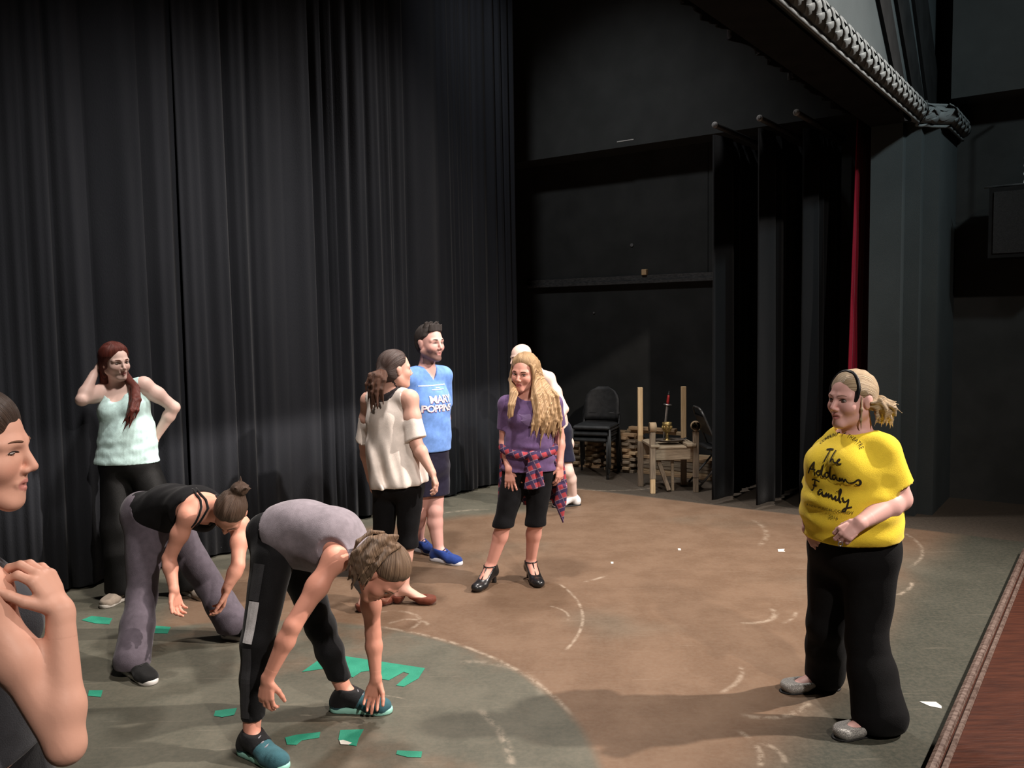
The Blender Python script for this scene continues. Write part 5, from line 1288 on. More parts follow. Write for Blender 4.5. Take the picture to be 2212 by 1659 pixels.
    for t in np.linspace(0, 1, 6):      # the mass falling over the person's left shoulder and chest
        Yf = Y - 0.125 + 0.10 * t
        fc_ = flow_chains(rnd, 11, [(1158 + 40 * t, 858, Yf), (1162 + 42 * t, 882, Yf - 0.015), (1162 + 44 * t, 906, Yf - 0.028), (1154 + 44 * t, 932, Yf - 0.03)], [(5, 4), (5, 6), (6, 8), (7, 13)], [0.009, 0.010, 0.009, 0.002], 0.014)
        for c_ in fc_:
            ch.append(([H(-0.064 - 0.010 * rnd.rand(), 0.026 - 0.10 * t + 0.01 * rnd.randn(), 0.055 + 0.012 * rnd.randn()), H(-0.086 + 0.005 * rnd.randn(), 0.012 - 0.09 * t + 0.01 * rnd.randn(), -0.04)] + c_[0], [0.008, 0.011] + c_[1]))
    for i in range(9):       # the thinner fall on the other side
        a0 = H(0.066, 0.030 - 0.03 * rnd.rand(), 0.05); a1 = H(0.084, 0.016, -0.05); x1 = 1104 + rnd.randn() * 3
        ch.append(([a0, a1, W(x1 + 6, 850, Y - 0.12), W(x1 + 1, 875, Y - 0.16), W(x1 - 2 + rnd.randn() * 2, 898 + rnd.randn() * 5, Y - 0.165)], [0.009, 0.013, 0.013, 0.010, 0.003]))
    p.locks(hm, ch, flow=nz(A_(1, 0.1, 0)), sfreq=260)
blonde()

# ---- person in a yellow printed t-shirt
def yellow():
    Y = 3.95
    anR, toeR = foot(1782, 1488, (-0.85, -0.1)); anL, toeL = foot(1898, 1580, (-0.92, -0.25))
    J = dict(pelvis=W(1842, 1158, Y), waist=W(1842, 1080, Y), chest=W(1842, 1002, Y), neck=W(1852, 936, Y), shR=W(1792, 978, Y + 0.14), shL=W(1908, 976, Y - 0.12),
             elR=W(1760, 1080, Y + 0.22), wrR=W(1747, 1142, Y + 0.04), elL=W(1944, 1078, Y - 0.12), wrL=W(1856, 1131, Y - 0.28),
             hipR=W(1808, 1185, Y + 0.07), hipL=W(1880, 1185, Y - 0.06), knR=W(1787, 1345, Y + 0.12), knL=W(1872, 1385, Y - 0.10), anR=anR, anL=anL, toeR=toeR, toeL=toeL)
    hd = Head(W(1838, 864, Y - 0.02), (-0.90, -0.42, -0.04), (0.03, 0.0, 1), 1.10, wide=1.05)
    p = Person('person with blonde ponytail and headband in yellow printed t-shirt and black trousers', J, hd,
               dict(hipw=0.20, hipd=0.155, waistw=0.195, waistd=0.150, chestw=0.180, chestd=0.135, uarm=0.064, elb=0.052, wri=0.030, neck=0.066, shw=0.060, bust=0.092, butt=0.11, belly=0.10, thigh=0.11, knee=0.075), tone=(0.64, 0.37, 0.33), lips=(0.45, 0.18, 0.17), h=0.007, hh=0.003, hand_h=0.003)
    report('yellow', p)
    p.hand('L', (-0.80, -0.10, -0.5), (0.15, 0.75, -0.55), curl=1.05, thumb=0.9, sc=1.05)
    p.hand('R', (0.25, -0.75, -0.55), (0.6, 0.4, -0.3), curl=1.05, thumb=0.9, sc=1.05)
    p.build_body(M['skin'])
    hemz = W(1842, 1152, Y)[2]; nk = J['neck']
    sg = [Grp(p.tags('torso', 0.016) + p.tags('shoulder', 0.010) + [Cap(J['chest'] - Z_ * 0.05, A_(*(J['pelvis'] + p.fwdP * 0.02)[:2], hemz), 0.205, 0.212, 0.165, 0.178, p.latH, 0.05)],
              [plane(A_(J['pelvis'][0], J['pelvis'][1], hemz), A_(0.0, 0, -1) - p.fwdP * 0.08), hole(nk + A_(0, 0, 0.065) + p.fwdT * 0.01, 0.105)],
              fold=(lambda f, g_, z0: (lambda X, Yy, Zz: f(X, Yy, Zz) * np.clip((z0 - Zz) / 0.12, 0.1, 1) + g_(X, Yy, Zz)))(folds(81, 0.010, [(0.25, 0.1, 1), (-0.2, 0, 1)], 48, 5, 0.25), folds(82, 0.003, [(0.5, 0, 1)], 60), J['chest'][2] - 0.02))]
    for q in 'RL': sg.append(Grp([Cap(J['sh' + q], lerp(J['sh' + q], J['el' + q], 0.85), 0.070, 0.084, k=0.01)], [plane(lerp(J['sh' + q], J['el' + q], 0.72), nz(J['el' + q] - J['sh' + q]))], fold=folds(83, 0.005, [(1, 0, 0.4)], 40), jk=0.04))
    o = p.part('t_shirt', sg, fabric('yellow_cotton', (0.88, 0.65, 0.05), var=0.04), 0.007, label='bright yellow t-shirt with black script lettering')
    ink = plain('black_ink', (0.02, 0.015, 0.01), 0.85)
    n_in = -nz(p.fwdT * A_(1, 1, 0) + A_(0.10, -0.25, 0)); R_ = nz(np.cross(Z_, -n_in)); O = J['chest'] + R_ * 0.0
    # hand-drawn script, unit letters
    def glyph(ch):
        D = {'T': [[(0, .9), (.35, 1.0), (.7, 1.0)], [(.42, 1.0), (.3, .5), (.12, 0)]], 'h': [[(.25, 1.0), (.12, .5), (.0, 0), (.15, .35), (.32, .45), (.34, .2), (.42, .02), (.58, .12)]],
             'e': [[(0, .1), (.25, .25), (.38, .42), (.22, .5), (.08, .25), (.2, .02), (.5, .1)]], 'A': [[(0, 0), (.3, .6), (.5, 1.0), (.52, .5), (.6, 0)], [(.12, .38), (.65, .42)]],
             'd': [[(.4, .42), (.15, .45), (.05, .15), (.25, .02), (.42, .3), (.58, 1.0), (.46, .3), (.52, .02), (.7, .1)]], 'a': [[(.38, .42), (.12, .42), (.05, .1), (.25, .05), (.4, .4), (.4, .08), (.58, .1)]],
             'm': [[(0, .05), (.1, .42), (.12, .05), (.28, .42), (.32, .05), (.48, .42), (.54, .08), (.7, .1)]], 's': [[(0, .1), (.3, .2), (.55, .5), (.68, .36), (.62, .08), (.42, .0), (.34, .1)]],
             'F': [[(.1, .85), (.3, 1.0), (.75, .92)], [(.4, .95), (.25, .45), (.1, 0), (0, .12)], [(.12, .5), (.5, .52)]], 'i': [[(0, .1), (.1, .42), (.1, .05), (.25, .1)], [(.14, .62), (.15, .68)]],
             'l': [[(0, .1), (.18, .7), (.2, 1.0), (.08, .9), (.1, .1), (.28, .05)]], 'y': [[(0, .4), (.1, .1), (.28, .12), (.42, .45), (.42, .0), (.3, -.5), (.12, -.55), (.16, -.3), (.7, -.05)]]}
        return D[ch]
    def word(txt, x, y, sz, adv=0.62, slope=0.0):
        out = []
        for c in txt:
            for s_ in glyph(c): out.append([(x + q[0] * sz, y + q[1] * sz + slope * (x + q[0] * sz)) for q in s_])
            x += sz * {'T': .72, 'A': .66, 'm': .70, 'F': .62, 'i': .26, 'l': .30, 's': .6, 'h': .58, 'e': .5}.get(c, adv)
        return out
    ribbon_text('lettering', word('The', -0.060, 0.026, 0.058) + word('Addams', -0.135, -0.052, 0.066, slope=-0.10) + word('Family', -0.120, -0.140, 0.066, slope=-0.16), O, R_, Z_, n_in, sg, 0.0068, ink, o, p.base, 0.004)
    def pr(txt, size, x, y, sp=1.0):
        V, F = font_mesh(txt, size, 0.0, sp); V = V + np.array([x, y]); project_print('lettering', V, F, O, R_, Z_, n_in, sg, ink, o, p.base, 0.004)
    pr('A NEW MUSICAL COMEDY', 0.019, -0.02, -0.190, 1.05); pr('2016', 0.020, 0.012, -0.222, 1.2)
    for i, c in enumerate('COMMUNITY THEATRE'):
        if c == ' ': continue
        a = math.radians(150 - i * 7.6); V, F = font_mesh(c, 0.020); ca, sa = math.cos(a - math.pi / 2), math.sin(a - math.pi / 2)
        V = V @ np.array([[ca, sa], [-sa, ca]]) + np.array([0.112 * math.cos(a) - 0.01, 0.066 + 0.085 * math.sin(a) - 0.01]); project_print('lettering', V, F, O, R_, Z_, n_in, sg, ink, o, p.base, 0.004)
    tr = [Grp([Cap(J['pelvis'] + Z_ * 0.05, J['pelvis'] - Z_ * 0.06, 0.204, 0.210, 0.162, 0.168, p.latH)] + p.tags('torso', 0.008)[-2:] + p.leg_prims('R', 0.135, 0.094, 0.098, 1.0) + p.leg_prims('L', 0.132, 0.090, 0.122, 1.0),
              [plane(A_(0, 0, hemz + 0.06), Z_), plane(A_(0, 0, 0.022), -Z_)], fold=folds(85, 0.006, [(1, 0.2, 0.25), (0.8, 0, 0.6)], 32, 5, 0.3))]
    p.part('trousers', tr, fabric('black_ponte', (0.0045, 0.0045, 0.005), sheen=0.02), label='black flared trousers')
    gl = noise_mat('silver_glitter', (0.10, 0.10, 0.10), (0.62, 0.60, 0.56), 330, 0.35, 0.5, 400, spec=0.6, metal=0.4)
    for q in 'RL': p.shoe(q, 'flat', upper=gl, sole=plain('black_sole', (0.01, 0.01, 0.01)), soleh=0.008, label='glittery silver flat shoe', length=0.01)
    # ring on the finger
    p.eyes(iris=(0.07, 0.06, 0.06), look=(0, -0.2), brow=(0.22, 0.13, 0.10), browr=0.0024)
    hm = hair_mat('ash_blonde_hair', (0.22, 0.135, 0.075), (0.66, 0.52, 0.34), 1.2)
    knot = W(1880, 872, Y - 0.03); rnd = np.random.RandomState(4); H = hd.L
    p.cap_hair(hm, 0.012, front=((0, 0.070, 0.080), (0, 0.95, -0.30)), side=((0, 0.012, -0.02), (0, 1, 0.05)), low=-0.03, extra=[Cap(H(0, -0.095, 0.02), knot, 0.038, 0.022, k=0.03)], axis=nz(hd.R @ (knot - hd.c)), sfreq=18)
    ch = flow_chains(rnd, 46, [(1882, 872, Y - 0.03), (1900, 870, Y - 0.03), (1910, 884, Y - 0.03), (1906, 906, Y - 0.03)], [(3, 3), (6, 8), (10, 10), (12, 9)], [0.006, 0.008, 0.007, 0.002], 0.03)
    ch += flow_chains(rnd, 14, [(1882, 872, Y - 0.03), (1900, 868, Y - 0.03), (1918, 876, Y - 0.03), (1930, 882, Y - 0.03)], [(3, 3), (5, 6), (6, 8), (8, 12)], [0.006, 0.007, 0.005, 0.002], 0.03)
    p.locks(hm, ch, flow=nz(A_(0.3, 0.2, 1)), h=0.0035)
    ch = [([H(-0.070, 0.018, 0.02), H(-0.074, 0.022, -0.03), H(-0.066, 0.018, -0.075), H(-0.060, 0.01, -0.115)], [0.003, 0.004, 0.004, 0.0016])]
    p.locks(hm, ch, h=0.0022, amp=0.0)
    # black headband over the crown
    bandg = [Grp([Ell(H(0, -0.018, 0.036), (np.array([0.073 * hd.wide, 0.094, 0.082]) + 0.0165) * hd.s, hd.R, 0.02)], [plane(H(0, 0.030, 0.10), (A_(0, 0.98, 0.2)) @ hd.R), plane(H(0, 0.020, 0.10), -(A_(0, 0.98, 0.2)) @ hd.R), plane(H(0, 0, 0.0), -Z_)])]
    p.part('headband', bandg, plain('black_headband', (0.01, 0.01, 0.012), 0.4), 0.0028, pad=0.01, label='thin black headband')
    mb = MB(); c = J['wrL'] + nz(A_(-0.80, -0.10, -0.5)) * 0.098 - Z_ * 0.035; mb.tube([c + A_(0.010 * math.cos(a), 0.004, 0.010 * math.sin(a)) for a in np.linspace(0, 2 * math.pi, 13)[:-1]], 0.0025, 6, closed=True)
    mb.build('ring', M['steel'], p.root, p.base, True)
yellow()
# ------------------------------------------------------------------ props in the wing
M['lum'] = [wood('pine_offcut_%s' % n, tuple(np.array(c) * 0.75), c, ax) for n, c, ax in (('pale', (0.55, 0.40, 0.24), 0), ('warm', (0.42, 0.28, 0.16), 0), ('grey', (0.28, 0.22, 0.155), 0))]
lum_mesh = {}
def board(c, size, ang, mi, group, label, tilt=0.0):
    key = (tuple(round(x, 3) for x in size), mi)
    if key not in lum_mesh:
        mb = MB(); mb.box((0, 0, size[2] / 2), size, None, 0, 0.004); o = mb.build('lumber_board', M['lum'][mi]); lum_mesh[key] = o.data; bpy.data.objects.remove(o)
    o = bpy.data.objects.new('lumber_board', lum_mesh[key]); COL.objects.link(o); o.location = tuple(c); o.rotation_euler = (0, tilt, ang)
    return tag(o, label, 'board', group)
rb = random.Random(7)
UANG = math.atan2(UA[1], UA[0]); VANG = math.atan2(VA[1], VA[0])
def pile(u, v, layers, ln, group, label, h=0.038, w=0.09, cross=True, per=3, start=0.0):
    z = start; ords = ['lowest', 'second', 'third', 'fourth', 'fifth', 'sixth', 'seventh', 'eighth', 'ninth', 'tenth', 'eleventh', 'twelfth', 'topmost']
    for L in range(layers):
        along = (L % 2 == 0) or not cross
        for k in range(per):
            off = (k - (per - 1) / 2) * (ln[0] * 0.9 / per if cross else w * 1.35)
            a = VANG if along else UANG
            c = UV(u + (off if along else 0) + rb.uniform(-.012, .012), v + (0 if along else off) + rb.uniform(-.02, .02), z)
            sz = (ln[L % len(ln)], w, h)
            mi = rb.randrange(3)
            board(c, sz, a + (rb.uniform(-.05, .05) if ln[0] < 0.6 else rb.uniform(-.012, .012)), mi, group, '%s %s, %s layer' % (('pale', 'tan', 'greyish')[mi], label, 'topmost' if L == layers - 1 else ords[L]))
        z += h + 0.001
    return z
pile(9.32, -5.02, 13, (0.42, 0.36), 'crossed offcuts behind the stacked chairs', 'offcut in the crossed pile behind the stacked chairs', per=2, h=0.036)
pile(9.36, -5.55, 9, (0.40, 0.36), 'crossed offcuts left of the stacked chairs', 'offcut in the low crossed pile by the bald person', per=2, h=0.036)
pile(9.38, -4.30, 6, (0.95,), 'long boards under the throne', 'long board in the flat pile behind the wooden throne', cross=False, per=3, w=0.10)
pile(9.44, -3.66, 9, (0.26, 0.25), 'crossed offcuts behind the folding chair', 'offcut in the crossed pile behind the folding chair', per=2, h=0.036)
# a few long boards lying over the piles
for i, (u, v, z, ln) in enumerate(((9.34, -4.60, 0.4821, 0.75), (9.28, -4.62, 0.5221, 0.60))):
    board(UV(u, v, z), (ln, 0.09, 0.038), VANG + 0.03 * i, i, 'boards bridging the pile', ('pale board bridging the tops of the lumber piles', 'shorter tan board lying on the bridging pale board')[i])

# stacked chairs
def chair_proto():
    r = empty('stacking_chair', (0, 0, 0))
    pad = noise_mat('black_vinyl', (0.020, 0.021, 0.022), (0.032, 0.033, 0.034), 20, 0.55, 0.1, 200)
    mb = MB(); n = 10
    V_, F_ = [], []
    for k in range(2):
        for j in range(9):
            for i in range(n + 1):
                x = (i / n - 0.5) * 0.43; zz = j / 8
                hw = 0.215 * (1 if zz < 0.55 else math.sqrt(max(0.02, 1 - ((zz - 0.55) / 0.47) ** 2)))
                x = (i / n - 0.5) * 2 * hw
                y = 0.225 + 0.05 * zz - 0.05 * (1 - (x / 0.215) ** 2) * -1 + (0.035 if k else 0)
                V_.append((x, y, 0.50 + 0.40 * zz))
    q = (n + 1) * 9
    for j in range(8):
        for i in range(n):
            a = j * (n + 1) + i; F_.append((a, a + 1, a + n + 2, a + n + 1)); F_.append((q + a, q + a + n + 1, q + a + n + 2, q + a + 1))
    for j in range(8):
        for e in (0, n): a = j * (n + 1) + e; F_.append((a, a + n + 1, q + a + n + 1, q + a))
    for i in range(n): F_.append((i, q + i, q + i + 1, i + 1)); a = 8 * (n + 1) + i; F_.append((a, a + 1, q + a + 1, q + a))
    mb.add(V_, F_); mb.build('backrest', pad, r, None, True)
    mb = MB(); mb.box((0, 0.0, 0.455), (0.45, 0.45, 0.045), None, 0, 0.016); mb.build('seat', pad, r)
    for s_ in (-1, 1):
        mb = MB(); mb.tube([(s_ * 0.225, -0.20, 0.44), (s_ * 0.235, -0.24, 0.0)], 0.015, 8); mb.build('leg', M['metal'], r, None, True)
        mb = MB(); mb.tube([(s_ * 0.225, 0.20, 0.44), (s_ * 0.235, 0.27, 0.0)], 0.015, 8); mb.build('leg', M['metal'], r, None, True)
        mb = MB(); mb.tube([(s_ * 0.215, -0.20, 0.425), (s_ * 0.222, 0.215, 0.425), (s_ * 0.218, 0.262, 0.56), (s_ * 0.18, 0.275, 0.66)], 0.013, 8); mb.build('side_frame', M['metal'], r, None, True)
    mb = MB(); mb.tube([(-0.222, 0.252, 0.58), (0, 0.31, 0.58), (0.222, 0.252, 0.58)], 0.012, 8); mb.build('back_bar', M['metal'], r, None, True)
    return r
def copy_tree(o, parent=None):
    c = o.copy(); COL.objects.link(c); c.parent = parent
    for ch in o.children: copy_tree(ch, c)
    return c
cp = chair_proto(); cbase = Fl(1283, 1026)
for i in range(3):
    o = cp if i == 0 else copy_tree(cp)
    o.location = (cbase[0] + 0.012 * i, cbase[1] - 0.03 * i, 0.075 * i); o.rotation_euler = (0, 0, math.radians(-22))
    tag(o, ('black stacking chair at the bottom of the stack by the lumber', 'black stacking chair in the middle of the stack by the lumber', 'black stacking chair on top of the stack by the lumber')[i], 'chair', 'stacked black chairs')

# rough wooden throne frame
tw = [wood('raw_pine_post', (0.56, 0.39, 0.21), (0.70, 0.51, 0.30), 2), wood('weathered_post', (0.17, 0.13, 0.095), (0.30, 0.235, 0.165), 2), wood('weathered_board', (0.24, 0.19, 0.13), (0.36, 0.285, 0.20), 0), plain('cardboard', (0.34, 0.245, 0.15), 0.85)]
fl_, fr_ = Fl(1410, 1066), Fl(1503, 1063); bl_, br_ = Fl(1399, 1050), Fl(1493, 1046)
th = empty('wooden_throne', (fl_ + br_) / 2, 'rough wooden throne frame with two tall pale back posts', 'chair')
thb = np.array(th.location); ax_ = nz(fr_ - fl_); ay_ = nz(np.cross(Z_, ax_)); R3 = np.array([ax_, ay_, Z_]).T; TA = math.atan2(ax_[1], ax_[0])
def tp(name, c, size, m, R=R3, bev=0.004):
    mb = MB(); mb.box(c, size, R, 0, bev); return mb.build(name, m, th, thb)
dep = np.linalg.norm(((bl_ - fl_) * ay_).sum()); wid = np.linalg.norm(fr_ - fl_); D_ = max(0.30, abs(float(np.dot(bl_ - fl_, ay_))))
BL, BR = fl_ + ay_ * D_ - ax_ * 0.04, fr_ + ay_ * D_ - ax_ * 0.02
for b_ in (BL, BR):
    tp('back_post', b_ + Z_ * 0.81, (0.055, 0.04, 0.60), tw[0]); tp('back_leg', b_ + Z_ * 0.255, (0.060, 0.045, 0.51), tw[1])
for f_, hgt in ((fl_, 0.66), (fr_, 0.66)):
    tp('front_post', f_ + Z_ * (0.16 + hgt) / 2, (0.058, 0.05, hgt - 0.16), tw[1])
    tp('foot_block', f_ + Z_ * 0.08, (0.052, 0.046, 0.16), tw[0] if f_ is fl_ else tw[1])
sc_ = (fl_ + fr_ + BL + BR) / 4
tp('apron_board', (fl_ + fr_) / 2 + ay_ * 0.03 + Z_ * 0.425, (wid + 0.02, 0.03, 0.14), tw[2])
tp('apron_board', (BL + BR) / 2 + Z_ * 0.425, (wid + 0.02, 0.03, 0.14), tw[2])
for k in (-1, 1):
    tp('side_board', sc_ + ax_ * k * wid * 0.42 + Z_ * 0.515, (0.10, D_ + 0.08, 0.028), tw[2])
tp('seat_board', sc_ + Z_ * 0.488, (wid * 0.9, D_, 0.02), tw[2])
# curled arm ends: cardboard tube rings on the front posts
for f_, axd in ((fl_, ax_), (fr_, nz(ay_ * 1.0 + ax_ * 0.15))):
    c = f_ + Z_ * (0.66 + 0.055); a1 = nz(np.cross(Z_, axd)); Rr = np.array([a1, Z_, axd]).T
    mb = MB(); mb.lathe(c - axd * 0.035, [(0.054, 0.0), (0.054, 0.07), (0.044, 0.07), (0.044, 0.0), (0.054, 0.0)], 20, axis=Rr); mb.build('arm_scroll', tw[3], th, thb, True)
mb = MB(); mb.tube([sc_ - ax_ * 0.14 - ay_ * 0.10 + Z_ * 0.36, sc_ - ax_ * 0.03 - ay_ * 0.14 + Z_ * 0.02], 0.026, 7); mb.build('brace', tw[1], th, thb)
mb = MB(); mb.tube([sc_ + ax_ * 0.03 - ay_ * 0.05 + Z_ * 0.48, sc_ + ax_ * 0.03 - ay_ * 0.08 + Z_ * 0.0], 0.018, 8); mb.build('brace', tw[2], th, thb)
# tray, chalice and dagger on the seat
tc_ = sc_ + ax_ * 0.02 + Z_ * 0.5293
tr_ = empty('tray', tc_, 'dark oval tray lying on the throne seat', 'tray')
mb = MB(); prof = [(0.0, 0), (0.13, 0.0), (0.165, 0.018), (0.170, 0.020), (0.165, 0.024), (0.13, 0.008), (0.0, 0.008)]
mb.lathe(tc_, prof, 28, axis=np.array([ax_ * 1.0, ay_ * 0.62, Z_]).T); mb.build('dish', noise_mat('dark_pewter', (0.05, 0.04, 0.035), (0.10, 0.085, 0.07), 12, 0.45), tr_, tc_, True)
for k in (-1, 1):
    mb = MB(); mb.tube([tc_ + ax_ * k * 0.16 - ay_ * 0.03 + Z_ * 0.022, tc_ + ax_ * k * 0.185 - ay_ * 0.02 + Z_ * 0.03, tc_ + ax_ * k * 0.185 + ay_ * 0.02 + Z_ * 0.03, tc_ + ax_ * k * 0.16 + ay_ * 0.03 + Z_ * 0.022], 0.006, 6); mb.build('handle', M['metal'], tr_, tc_, True)
gc = tc_ - ax_ * 0.03 + Z_ * 0.0085
g_ = empty('goblet', gc, 'tarnished gold goblet standing on the tray', 'goblet')
gold = noise_mat('tarnished_gold', (0.20, 0.14, 0.05), (0.42, 0.32, 0.13), 35, 0.4, 0.4, 50, metal=0.7)
mb = MB(); mb.lathe(gc, [(0.040, 0), (0.042, 0.006), (0.020, 0.014), (0.015, 0.03), (0.017, 0.045), (0.013, 0.06), (0.020, 0.085)], 18); mb.build('stem', gold, g_, gc, True)
mb = MB(); mb.lathe(gc, [(0.020, 0.085), (0.044, 0.105), (0.050, 0.135), (0.049, 0.175), (0.053, 0.20), (0.048, 0.20), (0.044, 0.14), (0.02, 0.10)], 20); mb.build('cup', gold, g_, gc, True)
for k in range(8):
    a = k * math.pi / 4; c = gc + A_(math.cos(a) * 0.050, math.sin(a) * 0.050, 0.145)
    mb = MB(); mb.lathe(c, [(0.004, -0.02), (0.010, -0.008), (0.010, 0.008), (0.004, 0.02)], 8); mb.build('boss', gold, g_, gc, True)
d0 = gc - ax_ * 0.022 + ay_ * 0.072 + Z_ * 0.003; d1 = gc + ax_ * 0.040 + ay_ * 0.066 + Z_ * 0.53; dv = nz(d1 - d0); DL = np.linalg.norm(d1 - d0)
dg_ = empty('stage_dagger', d0, 'stage dagger with red grip propped upright behind the goblet', 'dagger')
aw = nz(ax_ - dv * np.dot(ax_, dv)); ad = np.cross(dv, aw); RD = np.array([aw, ad, dv]).T
mb = MB(); mb.add([d0 + RD @ A_(x, y, z) for z, w_ in ((0.0, 0.001), (0.05, 0.011), (DL * 0.72, 0.014)) for x, y in ((-w_, 0), (0, -0.003), (w_, 0), (0, 0.003))], [(0,1,5,4),(1,2,6,5),(2,3,7,6),(3,0,4,7),(4,5,9,8),(5,6,10,9),(6,7,11,10),(7,4,8,11),(8,9,10,11),(3,2,1,0)]); mb.build('blade', M['steel'], dg_, d0)
mb = MB(); mb.lathe(d0 + dv * DL * 0.72, [(0.0, 0), (0.045, 0.0), (0.048, 0.006), (0.040, 0.012), (0.0, 0.012)], 16, axis=RD); mb.build('guard', M['steel'], dg_, d0, True)
mb = MB(); mb.lathe(d0 + dv * (DL * 0.72 + 0.012), [(0.013, 0), (0.016, 0.03), (0.014, 0.07), (0.012, 0.10)], 12, axis=RD); mb.build('grip', noise_mat('red_grip', (0.22, 0.012, 0.012), (0.34, 0.02, 0.02), 30, 0.5), dg_, d0, True)
mb = MB(); mb.lathe(d0 + dv * (DL * 0.72 + 0.112), [(0.013, 0), (0.012, 0.012), (0.004, 0.03), (0.002, 0.045)], 10, axis=RD); mb.build('pommel', M['metal'], dg_, d0, True)
# folding chair
fc = UV(8.98, -3.68); fo = empty('folding_chair', fc, 'grey metal folding chair half hidden by the wing curtain', 'chair')
fx = nz(A_(1.0, 0.05, 0)); fy = np.cross(Z_, fx)            # the chair faces fx
FP = lambda x, y, z: fc + fx * x + fy * y + Z_ * z
gm_ = noise_mat('grey_tube_steel', (0.10, 0.10, 0.10), (0.16, 0.16, 0.155), 20, 0.4, metal=0.5)
for s_ in (-1, 1):
    mb = MB(); mb.tube([FP(0.20, s_ * 0.21, 0.012), FP(-0.05, s_ * 0.21, 0.45), FP(-0.20, s_ * 0.20, 0.80), FP(-0.225, s_ * 0.17, 0.86)], 0.012, 8); mb.build('front_leg', gm_, fo, fc, True)
    mb = MB(); mb.tube([FP(-0.27, s_ * 0.19, 0.012), FP(0.10, s_ * 0.19, 0.43)], 0.012, 8); mb.build('rear_leg', gm_, fo, fc, True)
mb = MB(); mb.tube([FP(-0.225, -0.17, 0.86), FP(-0.235, -0.10, 0.885), FP(-0.235, 0.10, 0.885), FP(-0.225, 0.17, 0.86)], 0.012, 8); mb.build('top_rail', gm_, fo, fc, True)
mb = MB(); mb.tube([FP(-0.22, -0.19, 0.07), FP(-0.22, 0.19, 0.07)], 0.009, 8); mb.build('crossbar', gm_, fo, fc, True)
mb = MB(); mb.tube([FP(0.14, -0.21, 0.11), FP(0.14, 0.21, 0.11)], 0.009, 8); mb.build('crossbar', gm_, fo, fc, True)
mb = MB(); mb.box(FP(0.02, 0, 0.445), (0.38, 0.39, 0.03), np.array([fx, fy, Z_]).T, 0, 0.01); mb.build('seat', noise_mat('black_vinyl_seat', (0.018, 0.018, 0.018), (0.03, 0.03, 0.03), 20, 0.5), fo, fc)
tl = math.atan2(0.15, 0.35); Rb = np.array([nz(fx * math.cos(tl) + Z_ * math.sin(tl)), fy, nz(-fx * math.sin(tl) + Z_ * math.cos(tl))]).T
mb = MB(); mb.box(FP(-0.15, 0, 0.69), (0.03, 0.36, 0.24), Rb, 0, 0.01); mb.build('backrest', noise_mat('black_vinyl_back', (0.03, 0.03, 0.032), (0.05, 0.05, 0.052), 20, 0.35, spec=0.5), fo, fc)
# block of pale wood on the ledge
bk = UV(WU - 0.036, -4.86, 2.4005); mb = MB(); mb.box(bk + Z_ * 0.035, (0.055, 0.065, 0.07), RUV, 0, 0.004)
tag(mb.build('wood_block', wood('pale_block', (0.52, 0.34, 0.18), (0.62, 0.43, 0.25), 2)), 'small pale wood block sitting on the black wall ledge', 'block')
# hanging loudspeaker on the house wall, with chain
sp0 = UV(9.12, -0.72, 2.37)
lo_ = empty('loudspeaker', sp0, 'black loudspeaker cabinet hung by a chain on the side wall', 'speaker')
mb = MB(); uvbox(mb, 8.92, 9.32, -1.07, -0.40, 2.37, 3.0); mb.build('cabinet', M['black'], lo_, sp0)
mb = MB(); uvbox(mb, 8.905, 8.92, -1.03, -0.44, 2.41, 2.96); mb.build('grille', noise_mat('speaker_cloth', (0.012, 0.012, 0.012), (0.02, 0.02, 0.02), 80, 0.9, 0.5, 300), lo_, sp0)
mb = MB(); mb.tube([UV(9.0, -1.12, 3.02), UV(9.0, -0.35, 3.02)], 0.012, 8); mb.build('hanging_bar', M['steel'], lo_, sp0, True)
mb = MB(); mb.tube([UV(9.30, -0.7, 2.75), UV(9.60, -0.7, 2.75)], 0.03, 8); mb.build('bracket', M['metal'], lo_, sp0, True)
cz = 3.04; k = 0
while cz < 3.9:
    mb = MB(); c = UV(9.0, -0.80, cz); e1 = UA if k % 2 else VA
    mb.tube([c + e1 * 0.012 * math.cos(a) + Z_ * 0.022 * math.sin(a) for a in np.linspace(0, 2 * math.pi, 11)[:-1]], 0.004, 5, closed=True); mb.build('chain_link', M['steel'], lo_, sp0, True); cz += 0.036; k += 1
mb = MB(); mb.tube([UV(9.0, -0.80, cz - 0.03), UV(9.19, -0.80, cz - 0.03)], 0.01, 6); mb.build('hook', M['steel'], lo_, sp0, True)

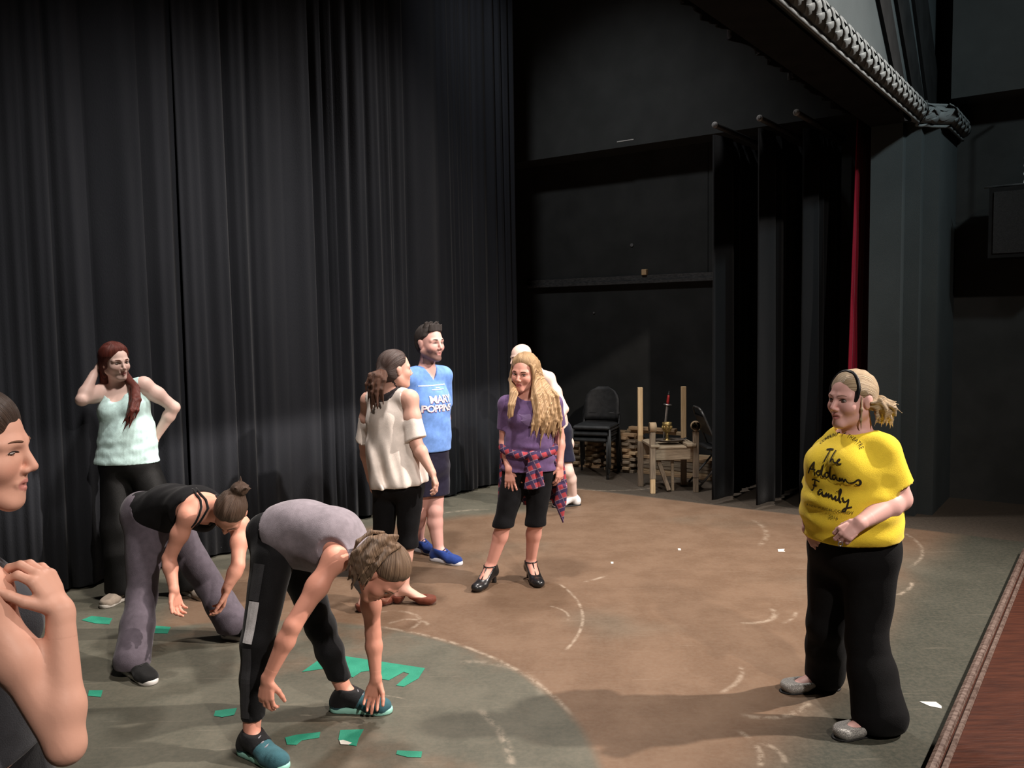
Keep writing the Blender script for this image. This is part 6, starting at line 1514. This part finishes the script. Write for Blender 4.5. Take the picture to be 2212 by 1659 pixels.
# ------------------------------------------------------------------ tape and paper on the floor
M['tape'] = noise_mat('green_cloth_tape', (0.018, 0.20, 0.125), (0.030, 0.26, 0.165), 9, 0.6, 0.15, 120, spec=0.3)
M['paper'] = noise_mat('torn_white_paper', (0.60, 0.58, 0.52), (0.70, 0.68, 0.62), 12, 0.8)
def flat_piece(name, pix, mat, label, cat, group=None, t=0.0012, z=0.0012):
    P = [Fl(*p) for p in pix]; c = sum(P) / len(P); mb = MB()
    pl = [(p[0] - c[0], p[1] - c[1]) for p in P]
    a = sum(pl[i][0] * pl[(i+1) % len(pl)][1] - pl[(i+1) % len(pl)][0] * pl[i][1] for i in range(len(pl)))
    mb.prism(pl if a > 0 else pl[::-1], 0, t); o = mb.build(name, mat); o.location = (c[0], c[1], z)
    return tag(o, label, cat, group)
G_ = 'green tape marks on the floor'
flat_piece('floor_tape', [(652,1452),(690,1425),(745,1418),(918,1444),(904,1466),(872,1484),(856,1481),(884,1456),(872,1452),(840,1470),(812,1466),(800,1449),(780,1452),(762,1464),(735,1450),(700,1445)], M['tape'], 'large ragged green tape patch with a hooked corner under the reaching hand', 'tape', G_)
flat_piece('floor_tape', [(735,1578),(786,1576),(775,1596),(770,1612),(740,1608),(731,1598)], M['tape'], 'green tape scrap with a torn white edge near the teal sneaker', 'tape', G_)
flat_piece('floor_tape', [(616,1594),(640,1588),(692,1582),(690,1594),(652,1600),(640,1610),(620,1609)], M['tape'], 'slim ragged green tape strip between the two running shoes', 'tape', G_)
flat_piece('floor_tape', [(858,1622),(912,1624),(910,1637),(880,1636),(856,1630)], M['tape'], 'small straight green tape strip alone on the greenish floor', 'tape', G_)
flat_piece('floor_tape', [(465,1536),(512,1530),(506,1545),(480,1550),(462,1547)], M['tape'], 'pale green tape strip beside the striped leggings leg', 'tape', G_)
flat_piece('floor_tape', [(176,1340),(198,1331),(243,1336),(236,1349),(205,1347)], M['tape'], 'green tape strip on the floor before the beige canvas shoes', 'tape', G_)
flat_piece('floor_tape', [(330,1352),(369,1355),(362,1369),(328,1368)], M['tape'], 'green tape strip between the legs in grey flared trousers', 'tape', G_)
flat_piece('floor_tape', [(192,1492),(222,1492),(218,1506),(190,1504)], M['tape'], 'faded green tape scrap by the raised elbow', 'tape', G_)
flat_piece('paper_scrap', [(1986,1516),(2022,1517),(2034,1526),(2034,1531),(2008,1526)], M['paper'], 'pointed scrap of white paper beside the wooden stage edge', 'paper', None)
flat_piece('paper_scrap', [(1680,1187),(1695,1186),(1693,1190),(1696,1192),(1681,1192)], M['paper'], 'small torn white paper left of the yellow shirt', 'paper', None)
flat_piece('paper_scrap', [(1464,1185),(1470,1185),(1471,1189),(1465,1189)], M['paper'], 'tiny white paper fleck on the open brown floor', 'paper', 'tiny flecks on the floor')
flat_piece('paper_scrap', [(1319,1214),(1325,1214),(1325,1218),(1320,1218)], M['paper'], 'tiny white paper fleck on the open brown floor', 'paper', 'tiny flecks on the floor')
flat_piece('paper_scrap', [(733,1601),(742,1600),(760,1606),(752,1610),(736,1609)], M['paper'], 'torn white backing strip on the green tape scrap', 'paper', None, z=0.0027)
